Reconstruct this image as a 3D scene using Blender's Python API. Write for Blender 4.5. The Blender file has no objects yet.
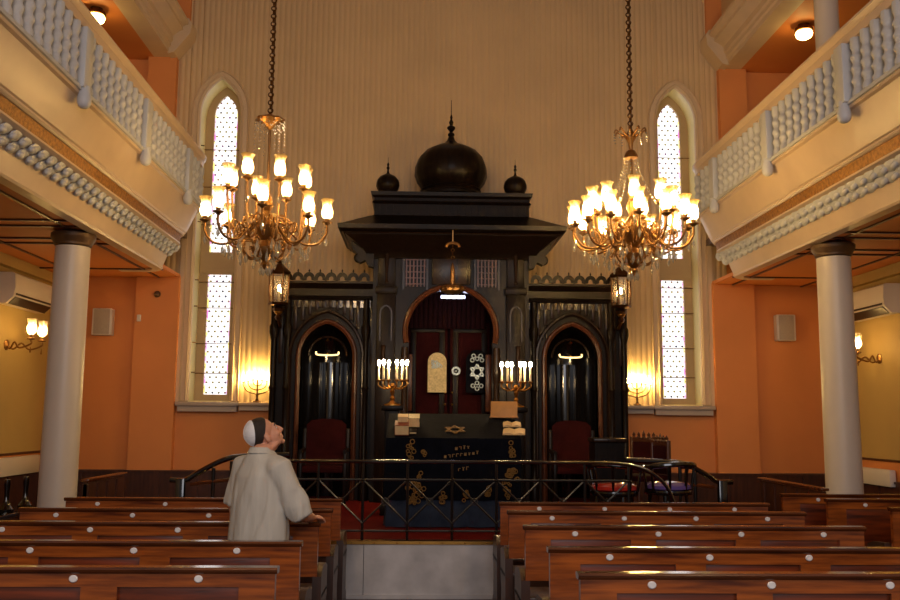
import bpy, bmesh, math, random
from mathutils import Vector, Matrix
random.seed(7)
PI = math.pi
scene = bpy.context.scene
COL = scene.collection

# ------------------------------------------------------------------ camera
F = 900.0
CAM = Vector((-0.44, 0.0, 1.65))
VPX, VPY, ROLL = 418.0, 418.0, math.radians(0.7)
_n = Vector(((VPX-450)/F, (300-VPY)/F, -1)).normalized()
_u = Vector((math.sin(ROLL), math.cos(ROLL), 0)); _u = (_u-_n*_u.dot(_n)).normalized()
_x = _n.cross(_u)
ROT = Matrix((_x, _n, _u))
cd = bpy.data.cameras.new('camera'); cam = bpy.data.objects.new('camera', cd); COL.objects.link(cam)
cd.sensor_width = 36; cd.lens = 36.0; cd.clip_end = 200
cam.matrix_world = Matrix.Translation(CAM) @ ROT.to_4x4()
scene.camera = cam

def at(px, py, Y):
    """the point at depth Y (metres into the hall) that stands behind pixel px, py of the photograph"""
    d = ROT @ Vector(((px-450)/F, (300-py)/F, -1))
    return CAM + d*(Y/d.y)

# ------------------------------------------------------------------ materials
def lin(c): return tuple((v/12.92 if v <= .04045 else ((v+.055)/1.055)**2.4) for v in c)
def rgb(r, g, b): return lin((r/255, g/255, b/255))
def nt(name):
    m = bpy.data.materials.new(name); m.use_nodes = True
    t = m.node_tree; return m, t, t.nodes['Principled BSDF']
def ramp(t, fac, stops):
    r = t.nodes.new('ShaderNodeValToRGB'); e = r.color_ramp.elements
    while len(e) < len(stops): e.new(.5)
    for k, (p, c) in enumerate(stops): e[k].position = p; e[k].color = (*c, 1)
    t.links.new(fac, r.inputs[0]); return r.outputs[0]
def noise(t, scale, detail=4, stretch=None):
    tc = t.nodes.new('ShaderNodeTexCoord'); src = tc.outputs['Object']
    if stretch:
        mp = t.nodes.new('ShaderNodeMapping'); mp.inputs['Scale'].default_value = stretch
        t.links.new(src, mp.inputs[0]); src = mp.outputs[0]
    n = t.nodes.new('ShaderNodeTexNoise'); n.inputs['Scale'].default_value = scale; n.inputs['Detail'].default_value = detail
    t.links.new(src, n.inputs['Vector']); return n.outputs[0]
def mat(name, c, rough=.6, metal=0., var=.08, scale=4., bump=.0, stretch=None, coat=0., bscale=None, spec=.5):
    m, t, p = nt(name)
    f = noise(t, scale, 4, stretch)
    lo = tuple(max(0, v*(1-var)) for v in c); hi = tuple(min(1, v*(1+var)) for v in c)
    t.links.new(ramp(t, f, [(.3, lo), (.7, hi)]), p.inputs['Base Color'])
    p.inputs['Roughness'].default_value = rough; p.inputs['Metallic'].default_value = metal; p.inputs['Specular IOR Level'].default_value = spec
    p.inputs['Coat Weight'].default_value = coat; p.inputs['Coat Roughness'].default_value = .12
    if bump:
        b = t.nodes.new('ShaderNodeBump'); b.inputs['Strength'].default_value = bump; b.inputs['Distance'].default_value = .01
        t.links.new(noise(t, bscale or scale*4, 3, stretch), b.inputs['Height']); t.links.new(b.outputs[0], p.inputs['Normal'])
    return m
def emit(name, c, s):
    m, t, p = nt(name)
    p.inputs['Base Color'].default_value = (*c, 1)
    p.inputs['Emission Color'].default_value = (*c, 1); p.inputs['Emission Strength'].default_value = s
    return m
def glass(name, c, trans=.6, rough=.1, trl=.3):
    m, t, p = nt(name); N = t.nodes; L = t.links
    a = N.new('ShaderNodeBsdfTransparent'); a.inputs[0].default_value = (*c, 1)
    b = N.new('ShaderNodeBsdfTranslucent'); b.inputs[0].default_value = (*c, 1)
    g = N.new('ShaderNodeBsdfGlossy'); g.inputs['Roughness'].default_value = rough
    x = N.new('ShaderNodeMixShader'); x.inputs[0].default_value = trl
    y = N.new('ShaderNodeMixShader'); y.inputs[0].default_value = 1-trans
    L.new(b.outputs[0], x.inputs[2]); L.new(g.outputs[0], x.inputs[1])
    L.new(a.outputs[0], y.inputs[1]); L.new(x.outputs[0], y.inputs[2])
    L.new(y.outputs[0], N['Material Output'].inputs[0]); return m
def wood(name, dark, light, rough=.3, stretch=(1, 12, 12), scale=2., coat=.3, spec=.5):
    m, t, p = nt(name)
    f = noise(t, scale, 6, stretch)
    t.links.new(ramp(t, f, [(.3, dark), (.7, light)]), p.inputs['Base Color'])
    p.inputs['Roughness'].default_value = rough; p.inputs['Coat Weight'].default_value = coat; p.inputs['Coat Roughness'].default_value = .15; p.inputs['Specular IOR Level'].default_value = spec
    b = t.nodes.new('ShaderNodeBump'); b.inputs['Strength'].default_value = .08; b.inputs['Distance'].default_value = .005
    t.links.new(noise(t, scale*4, 3, stretch), b.inputs['Height']); t.links.new(b.outputs[0], p.inputs['Normal'])
    return m
def pane_mat(name, strength):
    """leaded glass lit by the daylight outside: staggered dots and a coloured rim"""
    m, t, p = nt(name); N = t.nodes; L = t.links
    tc = N.new('ShaderNodeTexCoord'); sp = N.new('ShaderNodeSeparateXYZ'); L.new(tc.outputs['Object'], sp.inputs[0])
    def mth(op, a, b=None):
        q = N.new('ShaderNodeMath'); q.operation = op
        for k, v in enumerate((a, b)):
            if v is None: continue
            if isinstance(v, (int, float)): q.inputs[k].default_value = v
            else: L.new(v, q.inputs[k])
        return q.outputs[0]
    v = mth('DIVIDE', sp.outputs['Z'], .078); row = mth('FLOOR', v)
    u = mth('ADD', mth('DIVIDE', sp.outputs['X'], .095), mth('MULTIPLY', row, .5))
    du = mth('MULTIPLY', mth('SUBTRACT', mth('FRACT', u), .5), .095); dv = mth('MULTIPLY', mth('SUBTRACT', mth('FRACT', v), .5), .078)
    d = mth('SQRT', mth('ADD', mth('MULTIPLY', du, du), mth('MULTIPLY', dv, dv)))
    k = mth('LESS_THAN', d, .017)
    rim = mth('GREATER_THAN', mth('ABSOLUTE', sp.outputs['X']), .158)
    nz = noise(t, 6, 2)
    base = N.new('ShaderNodeMix'); base.data_type = 'RGBA'; L.new(rim, base.inputs[0])
    base.inputs[6].default_value = (.93, .95, 1, 1); L.new(ramp(t, nz, [(.42, (.9, .85, .25)), (.5, (.8, .75, .9)), (.6, (.75, .25, .65))]), base.inputs[7])
    mx = N.new('ShaderNodeMix'); mx.data_type = 'RGBA'; L.new(k, mx.inputs[0]); L.new(base.outputs[2], mx.inputs[6])
    L.new(ramp(t, noise(t, 9, 2), [(.4, (.02, .02, .05)), (.5, (.22, .2, .03)), (.62, (.12, .03, .12))]), mx.inputs[7])
    L.new(mx.outputs[2], p.inputs['Base Color']); L.new(mx.outputs[2], p.inputs['Emission Color'])
    p.inputs['Emission Strength'].default_value = strength; p.inputs['Roughness'].default_value = .3
    return m

M = dict(
    cream=mat('cream_paint', rgb(208, 184, 154), .55, var=.04),
    creamhi=mat('cream_gloss_paint', rgb(204, 182, 160), .35, var=.04),
    ribbed=mat('ribbed_board_paint', rgb(206, 178, 138), .55, var=.05, scale=1.5),
    white=mat('white_gloss_paint', rgb(188, 192, 202), .4, var=.03),
    orange=mat('orange_wall_paint', rgb(216, 138, 78), .75, var=.05, scale=1.2),
    orangeup=mat('orange_ceiling_paint', rgb(206, 126, 64), .6, var=.05, scale=1.2),
    yellow=mat('yellow_wall_paint', rgb(186, 158, 98), .6, var=.05, scale=1.4),
    greentrim=mat('window_trim_paint', rgb(232, 220, 164), .3, var=.03),
    framepaint=mat('window_frame_paint', rgb(184, 156, 116), .45, var=.05),
    sill=mat('sill_paint', rgb(176, 160, 148), .5, var=.04),
    column=mat('column_paint', rgb(206, 194, 182), .4, var=.02),
    capital=mat('capital_bronze', rgb(92, 68, 46), .45, .3, var=.15, scale=9),
    goldband=mat('gilded_band', rgb(150, 104, 46), .45, .35, var=.45, scale=26, bump=.6),
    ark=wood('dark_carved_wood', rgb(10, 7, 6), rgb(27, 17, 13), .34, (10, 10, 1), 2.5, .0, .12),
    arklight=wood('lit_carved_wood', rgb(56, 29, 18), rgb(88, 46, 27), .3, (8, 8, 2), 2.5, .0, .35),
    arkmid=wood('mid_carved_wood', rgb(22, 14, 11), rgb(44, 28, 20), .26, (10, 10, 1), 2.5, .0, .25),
    pew=wood('pew_wood', rgb(84, 35, 12), rgb(172, 90, 32), .28, (1.2, 10, 14), 2.2, .5),
    pewpanel=wood('pew_panel_wood', rgb(58, 21, 9), rgb(128, 54, 20), .3, (1.2, 10, 14), 2.2, .5),
    pewtop=wood('pew_rail_wood', rgb(58, 27, 14), rgb(104, 54, 26), .16, (1.2, 10, 14), 2.2, .6),
    pewdark=wood('pew_dark_wood', rgb(40, 22, 14), rgb(70, 38, 22), .45, (6, 6, 2), 2.2, .2),
    wains=wood('wainscot_wood', rgb(52, 26, 16), rgb(80, 42, 26), .35, (10, 10, 1), 2.2, .3),
    floor=wood('floor_boards', rgb(66, 38, 26), rgb(96, 56, 38), .4, (12, 1, 1), 1.5, .2),
    marble=mat('grey_marble', rgb(190, 186, 186), .35, var=.24, scale=3.5, bump=.0, coat=.2),
    carpet=mat('red_carpet', rgb(92, 15, 14), .95, spec=.1, var=.2, scale=40, bump=.4),
    brass=mat('brass', rgb(190, 140, 70), .28, 1., var=.1, scale=8),
    gold=mat('chandelier_gilt', rgb(150, 112, 70), .38, 1., var=.15, scale=12),
    bronze=mat('dark_bronze', rgb(96, 66, 40), .35, 1., var=.15, scale=12),
    iron=mat('black_iron', rgb(14, 14, 16), .3, .0, var=.1, scale=12, coat=.3),
    navy=mat('navy_velvet', rgb(13, 15, 23), .95, spec=.06, var=.25, scale=7, bump=.3),
    blue=mat('blue_velvet', rgb(44, 52, 68), .9, spec=.1, var=.25, scale=7, bump=.3),
    thread=mat('gold_thread', rgb(128, 96, 48), .6, .2, var=.25, scale=50),
    redcloth=mat('dark_red_velvet', rgb(42, 8, 11), .9, spec=.1, var=.2, scale=8, bump=.2),
    curtain=mat('ark_curtain_velvet', rgb(28, 7, 12), .9, spec=.1, var=.2, scale=6, stretch=(8, 8, 1), bump=.3),
    silver=mat('silver_thread', rgb(190, 205, 214), .4, .2, var=.3, scale=60),
    ivory=mat('ivory_brocade', rgb(190, 172, 128), .6, var=.25, scale=40),
    paper=mat('book_paper', rgb(222, 190, 138), .7, var=.06, scale=20),
    tan=mat('tan_leather', rgb(196, 140, 72), .55, var=.1, scale=14),
    bookred=mat('red_book_cloth', rgb(134, 66, 40), .6, var=.1, scale=14),
    plate=mat('enamel_plate', rgb(226, 224, 226), .2, var=.08, scale=50, coat=.5),
    plaster=mat('white_plastic', rgb(214, 206, 200), .35, var=.02),
    speaker=mat('grey_speaker_cloth', rgb(172, 160, 150), .7, var=.1, scale=80),
    black=mat('black_plastic', rgb(24, 22, 22), .35, var=.05),
    redvinyl=mat('red_vinyl', rgb(176, 44, 36), .18, var=.05, coat=.6),
    violet=mat('violet_vinyl', rgb(104, 84, 150), .15, var=.05, coat=.6),
    lacquer=mat('black_lacquer', rgb(16, 12, 12), .12, var=.05, coat=.8),
    skin=mat('skin', rgb(206, 148, 122), .5, var=.06, scale=14),
    hair=mat('dark_hair', rgb(38, 28, 26), .6, var=.3, scale=70, bump=.6),
    shirt=mat('pale_grey_shirt', rgb(188, 184, 176), .85, var=.05, scale=5, bump=.7, bscale=5, stretch=(4, 4, .7)),
    trouser=mat('dark_trousers', rgb(38, 36, 40), .8, var=.1, scale=20),
    kippah=mat('white_satin', rgb(222, 222, 228), .45, var=.06, scale=26, bump=.4),
    candle=mat('candle_sleeve', rgb(226, 214, 186), .5, var=.04),
    shade=glass('etched_glass_shade', (1, .86, .55), .42, .12, .8),
    crystal=glass('cut_crystal', (.97, .96, .95), .3, .1, .35),
    lampglass=glass('lantern_glass', (1, .9, .7), .75, .06, .4),
)
M['bulb'] = emit('chandelier_bulb', (1, .72, .36), 330)
M['bulbdim'] = emit('small_chandelier_bulb', (1, .70, .34), 250)
M['menora'] = emit('menorah_bulb', (1, .64, .18), 480)
M['flame'] = emit('candle_bulb', (1, .68, .32), 300)
M['lantern'] = emit('lantern_bulb', (1, .66, .3), 90)
M['globe'] = emit('globe_lamp', (1, .66, .2), 24)
M['tubelight'] = emit('fluorescent_tube', (.66, .7, 1), 9)
M['warmtube'] = emit('niche_tube', (1, .72, .3), 2.2)
M['pane'] = pane_mat('leaded_glass', 1.25)
M['rose'] = emit('round_window_glass', (.9, .85, .8), .5)

# ------------------------------------------------------------------ mesh builder
WORLD = {}
class MB:
    def __init__(s): s.bm = bmesh.new()
    def face(s, pts):
        vs = [s.bm.verts.new(p) for p in pts]
        try: return s.bm.faces.new(vs)
        except ValueError: return None
    def box(s, x0, x1, y0, y1, z0, z1, bev=0.0):
        if x0 > x1: x0, x1 = x1, x0
        if y0 > y1: y0, y1 = y1, y0
        if z0 > z1: z0, z1 = z1, z0
        v = [s.bm.verts.new(p) for p in ((x0,y0,z0),(x1,y0,z0),(x1,y1,z0),(x0,y1,z0),(x0,y0,z1),(x1,y0,z1),(x1,y1,z1),(x0,y1,z1))]
        fs = [s.bm.faces.new([v[i] for i in f]) for f in ((3,2,1,0),(4,5,6,7),(0,1,5,4),(1,2,6,5),(2,3,7,6),(3,0,4,7))]
        if bev:
            es = list({e for f in fs for e in f.edges})
            bmesh.ops.bevel(s.bm, geom=es, offset=bev, segments=2, affect='EDGES', profile=.5)
        return s
    def hexa(s, b, t):
        """b, t: four points each, same order"""
        v = [s.bm.verts.new(p) for p in list(b)+list(t)]
        for f in ((3,2,1,0),(4,5,6,7),(0,1,5,4),(1,2,6,5),(2,3,7,6),(3,0,4,7)): s.bm.faces.new([v[i] for i in f])
        return s
    def rings(s, rings, close=True, cap=True):
        R = [[s.bm.verts.new(p) for p in r] for r in rings]; n = len(R[0])
        for a, b in zip(R, R[1:]):
            for i in range(n if close else n-1):
                j = (i+1) % n
                try: s.bm.faces.new((a[i], a[j], b[j], b[i]))
                except ValueError: pass
        if cap and close:
            for r, fl in ((R[0], True), (R[-1], False)):
                try: s.bm.faces.new(r[::-1] if fl else r)
                except ValueError: pass
        return s
    def lathe(s, c, prof, seg=16, lobes=0, amp=0.):
        c = Vector(c); rr = []
        for r, z in prof:
            rr.append([c+Vector((r*(1+amp*math.cos(lobes*2*PI*i/seg))*math.cos(2*PI*i/seg), r*(1+amp*math.cos(lobes*2*PI*i/seg))*math.sin(2*PI*i/seg), z)) for i in range(seg)])
        return s.rings(rr)
    def tube(s, pts, r, seg=8, cap=True, flat=1.0):
        pts = [Vector(p) for p in pts]; n = len(pts); rr = []
        rad = r if isinstance(r, (list, tuple)) else [r]*n
        up = None
        for i, p in enumerate(pts):
            t = (pts[min(i+1, n-1)]-pts[max(i-1, 0)])
            t = t.normalized() if t.length > 1e-9 else Vector((0, 0, 1))
            if up is None: up = Vector((0, 0, 1)) if abs(t.z) < .9 else Vector((1, 0, 0))
            a = (up-t*up.dot(t)).normalized() if (up-t*up.dot(t)).length > 1e-5 else t.orthogonal().normalized()
            up = a; b = t.cross(a)
            rr.append([p+a*(rad[i]*flat*math.cos(2*PI*k/seg))+b*(rad[i]*math.sin(2*PI*k/seg)) for k in range(seg)])
        return s.rings(rr, cap=cap)
    def loft(s, secs, seg=20):
        """secs: (centre, rx, ry[, axis x, axis y])"""
        rr = []
        for q in secs:
            c, rx, ry = Vector(q[0]), q[1], q[2]
            ax = Vector(q[3]) if len(q) > 3 else Vector((1, 0, 0)); ay = Vector(q[4]) if len(q) > 4 else Vector((0, 1, 0))
            rr.append([c+ax*(rx*math.cos(2*PI*k/seg))+ay*(ry*math.sin(2*PI*k/seg)) for k in range(seg)])
        return s.rings(rr)
    def ball(s, c, r, sub=2, mtx=None):
        r = r if isinstance(r, (tuple, list)) else (r, r, r)
        g = bmesh.ops.create_icosphere(s.bm, subdivisions=sub, radius=1)
        T = Matrix.Translation(Vector(c)) @ (mtx.to_4x4() if mtx else Matrix.Identity(4)) @ Matrix.Diagonal((*r, 1))
        bmesh.ops.transform(s.bm, matrix=T, verts=g['verts']); return s
    def torus(s, c, R, r, axis='Z', n=20, m=8, arc=2*PI, stretch=1.):
        rr = []; c = Vector(c); full = arc > 6.28
        for i in range(n if full else n+1):
            a = arc*i/n; ring = []
            for k in range(m):
                b = 2*PI*k/m; q = R+r*math.cos(b); x, y, z = q*math.cos(a), q*math.sin(a)*stretch, r*math.sin(b)
                ring.append(c+Vector({'Z': (x, y, z), 'Y': (x, z, y), 'X': (z, x, y)}[axis]))
            rr.append(ring)
        if full: rr.append(rr[0])
        s.rings(rr, cap=not full)
        if full: bmesh.ops.remove_doubles(s.bm, verts=s.bm.verts, dist=1e-6)
        return s
    def prism(s, outline, axis, a, b):
        """outline: 2D points; axis: the direction it is pushed along, from a to b"""
        def P(u, v, w): return {'X': (w, u, v), 'Y': (u, w, v), 'Z': (u, v, w)}[axis]
        A = [s.bm.verts.new(P(u, v, a)) for u, v in outline]; B = [s.bm.verts.new(P(u, v, b)) for u, v in outline]
        n = len(A)
        s.bm.faces.new(A[::-1]); s.bm.faces.new(B)
        for i in range(n): s.bm.faces.new((A[i], A[(i+1) % n], B[(i+1) % n], B[i]))
        return s
    def sweep_xz(s, path, prof, y):
        """a moulding swept along a path in a wall plane: path of (x, z), profile of (outward offset, -y projection)"""
        n = len(path); rr = []
        for i in range(n):
            p0, p1 = Vector(path[max(i-1, 0)]), Vector(path[min(i+1, n-1)]); t = (p1-p0).normalized(); nn = Vector((-t.y, t.x)); p = Vector(path[i])
            rr.append([(p.x+nn.x*o, y-h, p.y+nn.y*o) for o, h in prof])
        return s.rings(rr)
    def build(s, name, m, parent=None, world=True, smooth=35, mods=None):
        bmesh.ops.recalc_face_normals(s.bm, faces=s.bm.faces)
        me = bpy.data.meshes.new(name); 
        off = WORLD.get(parent.name, Vector()) if (parent and world) else Vector()
        if off.length: bmesh.ops.translate(s.bm, verts=s.bm.verts, vec=-off)
        s.bm.to_mesh(me); s.bm.free()
        me.materials.append(M[m] if isinstance(m, str) else m)
        if smooth:
            for p in me.polygons: p.use_smooth = True
            me.set_sharp_from_angle(angle=math.radians(smooth))
        o = bpy.data.objects.new(name, me); COL.objects.link(o)
        if parent: o.parent = parent; WORLD[o.name] = off
        else: WORLD[o.name] = Vector()
        return o
def thing(name, label, cat, loc, group=None, rz=0.):
    o = bpy.data.objects.new(name, None); COL.objects.link(o); o.empty_display_size = .1
    o.location = loc; o.rotation_euler = (0, 0, rz); WORLD[o.name] = Vector(loc)
    return tag(o, label, cat, group)
def tag(o, label, cat, group=None, kind=None):
    o['label'] = label; o['category'] = cat
    if group: o['group'] = group
    if kind: o['kind'] = kind
    return o
def struct(o): o['kind'] = 'structure'; return o
def relink(src, parent, loc=None):
    c = src.copy(); COL.objects.link(c); c.parent = parent
    if loc is not None: c.location = loc
    for ch in src.children: relink(ch, c)
    return c
def dup(root, loc, label, rz=None):
    r = root.copy(); COL.objects.link(r); r.location = loc; r['label'] = label; WORLD[r.name] = Vector(loc)
    if rz is not None: r.rotation_euler = (0, 0, rz)
    for ch in root.children: relink(ch, r)
    return r
def arch(hw, zs, a, zb, n=14):
    """pointed arch, left foot to right foot: points (x, z)"""
    k = max(0., (a*a-hw*hw)/(2*hw)); R = hw+k; P = [(-hw, zb)]
    amax = math.acos(max(-1, min(1, k/R)))
    for i in range(n+1): t = amax*i/n; P.append((-(R*math.cos(t)-k), zs+R*math.sin(t)))
    Q = [(-x, z) for x, z in P[:-1]]
    return P+Q[::-1]
def archz(u, hw, zs, a):
    k = max(0., (a*a-hw*hw)/(2*hw)); R = hw+k; u = min(abs(u), hw)
    return zs+math.sqrt(max(0, R*R-(u+k)**2))
def smooth_path(pts, n=6):
    """Catmull-Rom through the points"""
    P = [Vector(p) for p in pts]; P = [P[0]*2-P[1]]+P+[P[-1]*2-P[-2]]; out = []
    for i in range(1, len(P)-2):
        for k in range(n):
            t = k/n; a, b, c, d = P[i-1:i+3]
            out.append(.5*((2*b)+(c-a)*t+(2*a-5*b+4*c-d)*t*t+(3*b-a-3*c+d)*t**3))
    return out+[P[-2]]

# ------------------------------------------------------------------ the hall
WY = 13.5                                        # the end wall
HX = 5.85                                        # side walls
CX = 4.01                                        # half-width of the ribbed boarding
PF, PZ = 8.60, .515                              # platform front and height
Y0 = 0.4
WINX, WINHW, WZS, WA = 3.53, .31, 6.28, .56
struct(MB().box(-HX-.2, HX+.2, Y0, WY+.5, -.15, 0).build('floor', 'floor'))
for s, nm in ((-1, 'left'), (1, 'right')):
    struct(MB().box(s*HX, s*(HX+.2), Y0, WY+.5, 0, 7.6).build('wall_'+nm, 'yellow'))
# ribbed end wall with the two lancet openings
m = MB(); bm = m.bm; pitch = .084; CW = 4.27; N = int(2*CW/pitch*8); prev = None
def zlow(x):
    for s in (-1, 1):
        if abs(x-s*WINX) < WINHW: return archz(x-s*WINX, WINHW, WZS, WA)
    return 3.72 if abs(x) > CX else 1.86
for i in range(N+1):
    x = -CW+2*CW*i/N; ph = (x/pitch) % 1.
    y = WY-.016*abs(math.sin(PI*ph))**.7
    z = zlow(x); cur = (bm.verts.new((x, y, z)), bm.verts.new((x, y, 10.6)))
    if prev:
        if abs(prev[0].co.z-z) > 1: 
            pz = max(prev[0].co.z, z); a = bm.verts.new((prev[0].co.x, prev[0].co.y, pz)); b = bm.verts.new((x, y, pz))
            bm.faces.new((a, b, cur[1], prev[1]))
        else: bm.faces.new((prev[0], cur[0], cur[1], prev[1]))
    prev = cur
struct(m.build('wall_back', 'ribbed', smooth=50))
struct(MB().box(-CX, CX, WY, WY+.25, 0, 1.86).build('wall_back_dado', 'orange'))
for s, nm in ((-1, 'left'), (1, 'right')):
    struct(MB().box(s*CX, s*HX, WY+.001, WY+.25, 0, 10.6).build('wall_back_'+nm, 'orange'))
    m = MB().box(s*CX, s*(CX+.63), WY-.13, WY, 0, 3.72).box(s*(CX+.2), s*(CX+.63), WY-.13, WY, 4.3, 7.12)
    struct(m.build('wall_pilaster_'+nm, 'orange'))
# trims on the end wall
for k, s in enumerate((-1, 1)):
    m = MB().box(s*(CX+.02), s*(CX-.05), WY-.06, WY, 1.86, 4.3)
    struct(m.build('trim_%d' % (k+1), 'cream'))
    # window: recess, moulding, frame, two glazed lights
    wx = s*WINX
    P = arch(WINHW, WZS, WA, 1.88)
    root = bpy.data.objects.new('window_%d' % (k+1), None); COL.objects.link(root); root.location = (wx, WY, 1.86); WORLD[root.name] = Vector((wx, WY, 1.86)); struct(root)
    m = MB(); m.rings([[(wx+x, WY-.02, z) for x, z in P], [(wx+x, WY+.42, z) for x, z in P]], close=False)
    m.box(wx-WINHW, wx+WINHW, WY-.02, WY+.42, 1.80, 1.88)
    m.build('reveal', 'greentrim', root)
    m = MB(); m.sweep_xz([(wx+x, z) for x, z in P], [(-.005, -.02), (-.005, .035), (.03, .055), (.045, .035), (.10, .03), (.115, .05), (.125, .03), (.125, -.02)], WY)
    m.build('moulding', 'cream', root)
    gx0 = .18
    O = arch(WINHW+.02, WZS, WA, 1.86); G = arch(gx0, 6.36, .34, 1.98)
    m = MB(); n = min(len(O), len(G))
    m.rings([[(wx+x, WY+.36, z) for x, z in O], [(wx+x, WY+.36, z) for x, z in G], [(wx+x, WY+.41, z) for x, z in G]], close=False)
    m.box(wx-WINHW, wx+WINHW, WY+.35, WY+.42, 1.84, 1.98); m.box(wx-WINHW+.01, wx+WINHW-.01, WY+.34, WY+.40, 3.85, 4.14)
    m.box(wx-gx0-.03, wx+gx0+.03, WY+.335, WY+.36, 3.82, 3.85); m.box(wx-gx0-.03, wx+gx0+.03, WY+.335, WY+.36, 4.14, 4.17)
    m.build('frame', 'framepaint', root, smooth=25)
    def flat(pts):
        mm = MB(); mm.face([(x, 0, z) for x, z in pts]); return mm
    for pts in (arch(gx0+.005, 6.36, .34, 4.13), [(-gx0-.005, 1.97), (gx0+.005, 1.97), (gx0+.005, 3.86), (-gx0-.005, 3.86)]):
        z0 = pts[0][1]
        o = flat([(x, z-z0) for x, z in pts]).build('pane', 'pane', root, world=False); o.location = (0, .405, z0-1.86)
    m = MB()
    for z in (2.3, 2.75, 3.3, 3.7, 4.6, 5.2, 5.8):
        m.tube([(wx-WINHW, WY+.1, z), (wx-WINHW+.05, WY+.12, z)], .008, 6); m.tube([(wx-WINHW+.0, WY+.33, z), (wx+WINHW, WY+.33, z)], .006, 6)
    m.build('glazing_bar', 'bronze', root)
    m = MB().box(wx-.46, wx+.46, WY-.16, WY+.03, 1.80, 1.86, .012).box(wx-.43, wx+.43, WY-.12, WY+.03, 1.72, 1.80)
    m.build('window_sill', 'sill', root)
    xa, xb = sorted((s*(WINX-.46), s*2.42))
    struct(MB().box(xa, xb, WY-.17, WY+.02, 1.81, 1.86, .01).box(xa, xb, WY-.10, WY+.02, 1.74, 1.81).build('trim_%d' % (k+3), 'cream' if s < 0 else 'sill'))
# round window high on the end wall
root = bpy.data.objects.new('window_3', None); COL.objects.link(root); c = at(449, -69, WY); root.location = c; WORLD[root.name] = c.copy(); struct(root)
MB().torus(c+Vector((0, -.02, 0)), 1.06, .05, 'Y', 64, 8).torus(c+Vector((0, -.02, 0)), .98, .03, 'Y', 64, 8).build('frame', 'cream', root)
m = MB(); m.face([(c.x+1.0*math.cos(2*PI*i/64), WY-.03, c.z+1.0*math.sin(2*PI*i/64)) for i in range(64)]); m.build('pane', 'rose', root)
struct(MB().box(-4.3, 4.3, Y0, WY+.3, 10.6, 10.8).build('ceiling', 'cream'))

# side dado, wainscot, cornice
for k, s in enumerate((-1, 1)):
    nm = ('left', 'right')[k]
    struct(MB().box(s*(HX-.012), s*HX, Y0, WY, .87, 1.12).build('wall_dado_'+nm, 'orange'))
    m = MB().box(s*(HX-.03), s*HX, Y0, WY, 1.12, 1.15); struct(m.build('trim_%d' % (k+5), 'wains'))
    m = MB().box(s*(HX-.05), s*HX, Y0, WY, 0, .84).box(s*(HX-.07), s*HX, Y0, WY, .84, .87)
    y = 1.0
    while y < WY: m.box(s*(HX-.065), s*HX, y, y+.09, 0, .84); y += .62
    struct(m.build('baseboard_'+nm, 'wains'))
    m = MB().box(s*2.2, s*HX, WY-.18, WY, 0, .84).box(s*2.2, s*HX, WY-.20, WY, .84, .875)
    x = 2.5
    while x < HX-.1: m.box(s*x, s*(x+.08), WY-.2, WY, 0, .84); x += .55
    struct(m.build('baseboard_back_'+nm, 'wains'))
    m = MB().box(s*(HX-.10), s*HX, Y0, WY, 3.56, 3.70)
    struct(m.build('trim_%d' % (k+7), 'yellow'))

# ------------------------------------------------------------------ platform
struct(MB().box(-2.75, 2.75, PF+.06, WY, 0, PZ-.012).build('floor_platform', 'wains'))
struct(MB().box(-2.73, 2.73, PF+.10, WY-.02, PZ-.012, PZ).build('floor_carpet', 'carpet'))
m = MB()
for x0, x1 in ((-2.75, -.93), (-.925, .36), (.365, 2.75)): m.box(x0, x1, PF, PF+.06, .03, PZ-.03)
struct(m.build('wall_platform_front', 'marble'))
m = MB().box(-2.75, 2.75, PF-.015, PF+.11, PZ-.03, PZ)
x = -2.3
while x < 2.4: m.ball((x, PF-.017, PZ-.015), .009, 1); x += .21
struct(m.build('trim_9', 'brass'))
struct(MB().box(-1.1, .27, PF-.03, PF, 0, .03).build('baseboard_platform', 'marble'))

# ------------------------------------------------------------------ galleries
prof = [(4.06, 3.70), (4.0, 3.70), (3.985, 3.75), (3.92, 3.95), (3.90, 3.95), (3.80, 4.07)]
GY, GR = 12.40, .35
def gpos(s, x, y_or_t):
    """along the gallery edge: t<0..: straight, then the rounded end"""
    o = 4.0-x
    if y_or_t <= GY: return Vector((s*x, y_or_t, 0))
    th = min(PI/2, (y_or_t-GY)); r = GR+o
    return Vector((s*(4.0+GR-r*math.cos(th)), GY+r*math.sin(th), 0))
TS = [5.2, 8.0, 10.5, GY]+[GY+PI/2*i/8 for i in range(1, 9)]
def gsweep(s, prof, ts=TS):
    rr = []
    for t in ts:
        rr.append([gpos(s, x, t)+Vector((0, 0, z)) for x, z in prof])
    last = [Vector((s*4.66, p.y, p.z)) for p in rr[-1]]; rr.append(last)
    m = MB(); m.rings(rr); return m
gnames = ('left', 'right')
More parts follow.
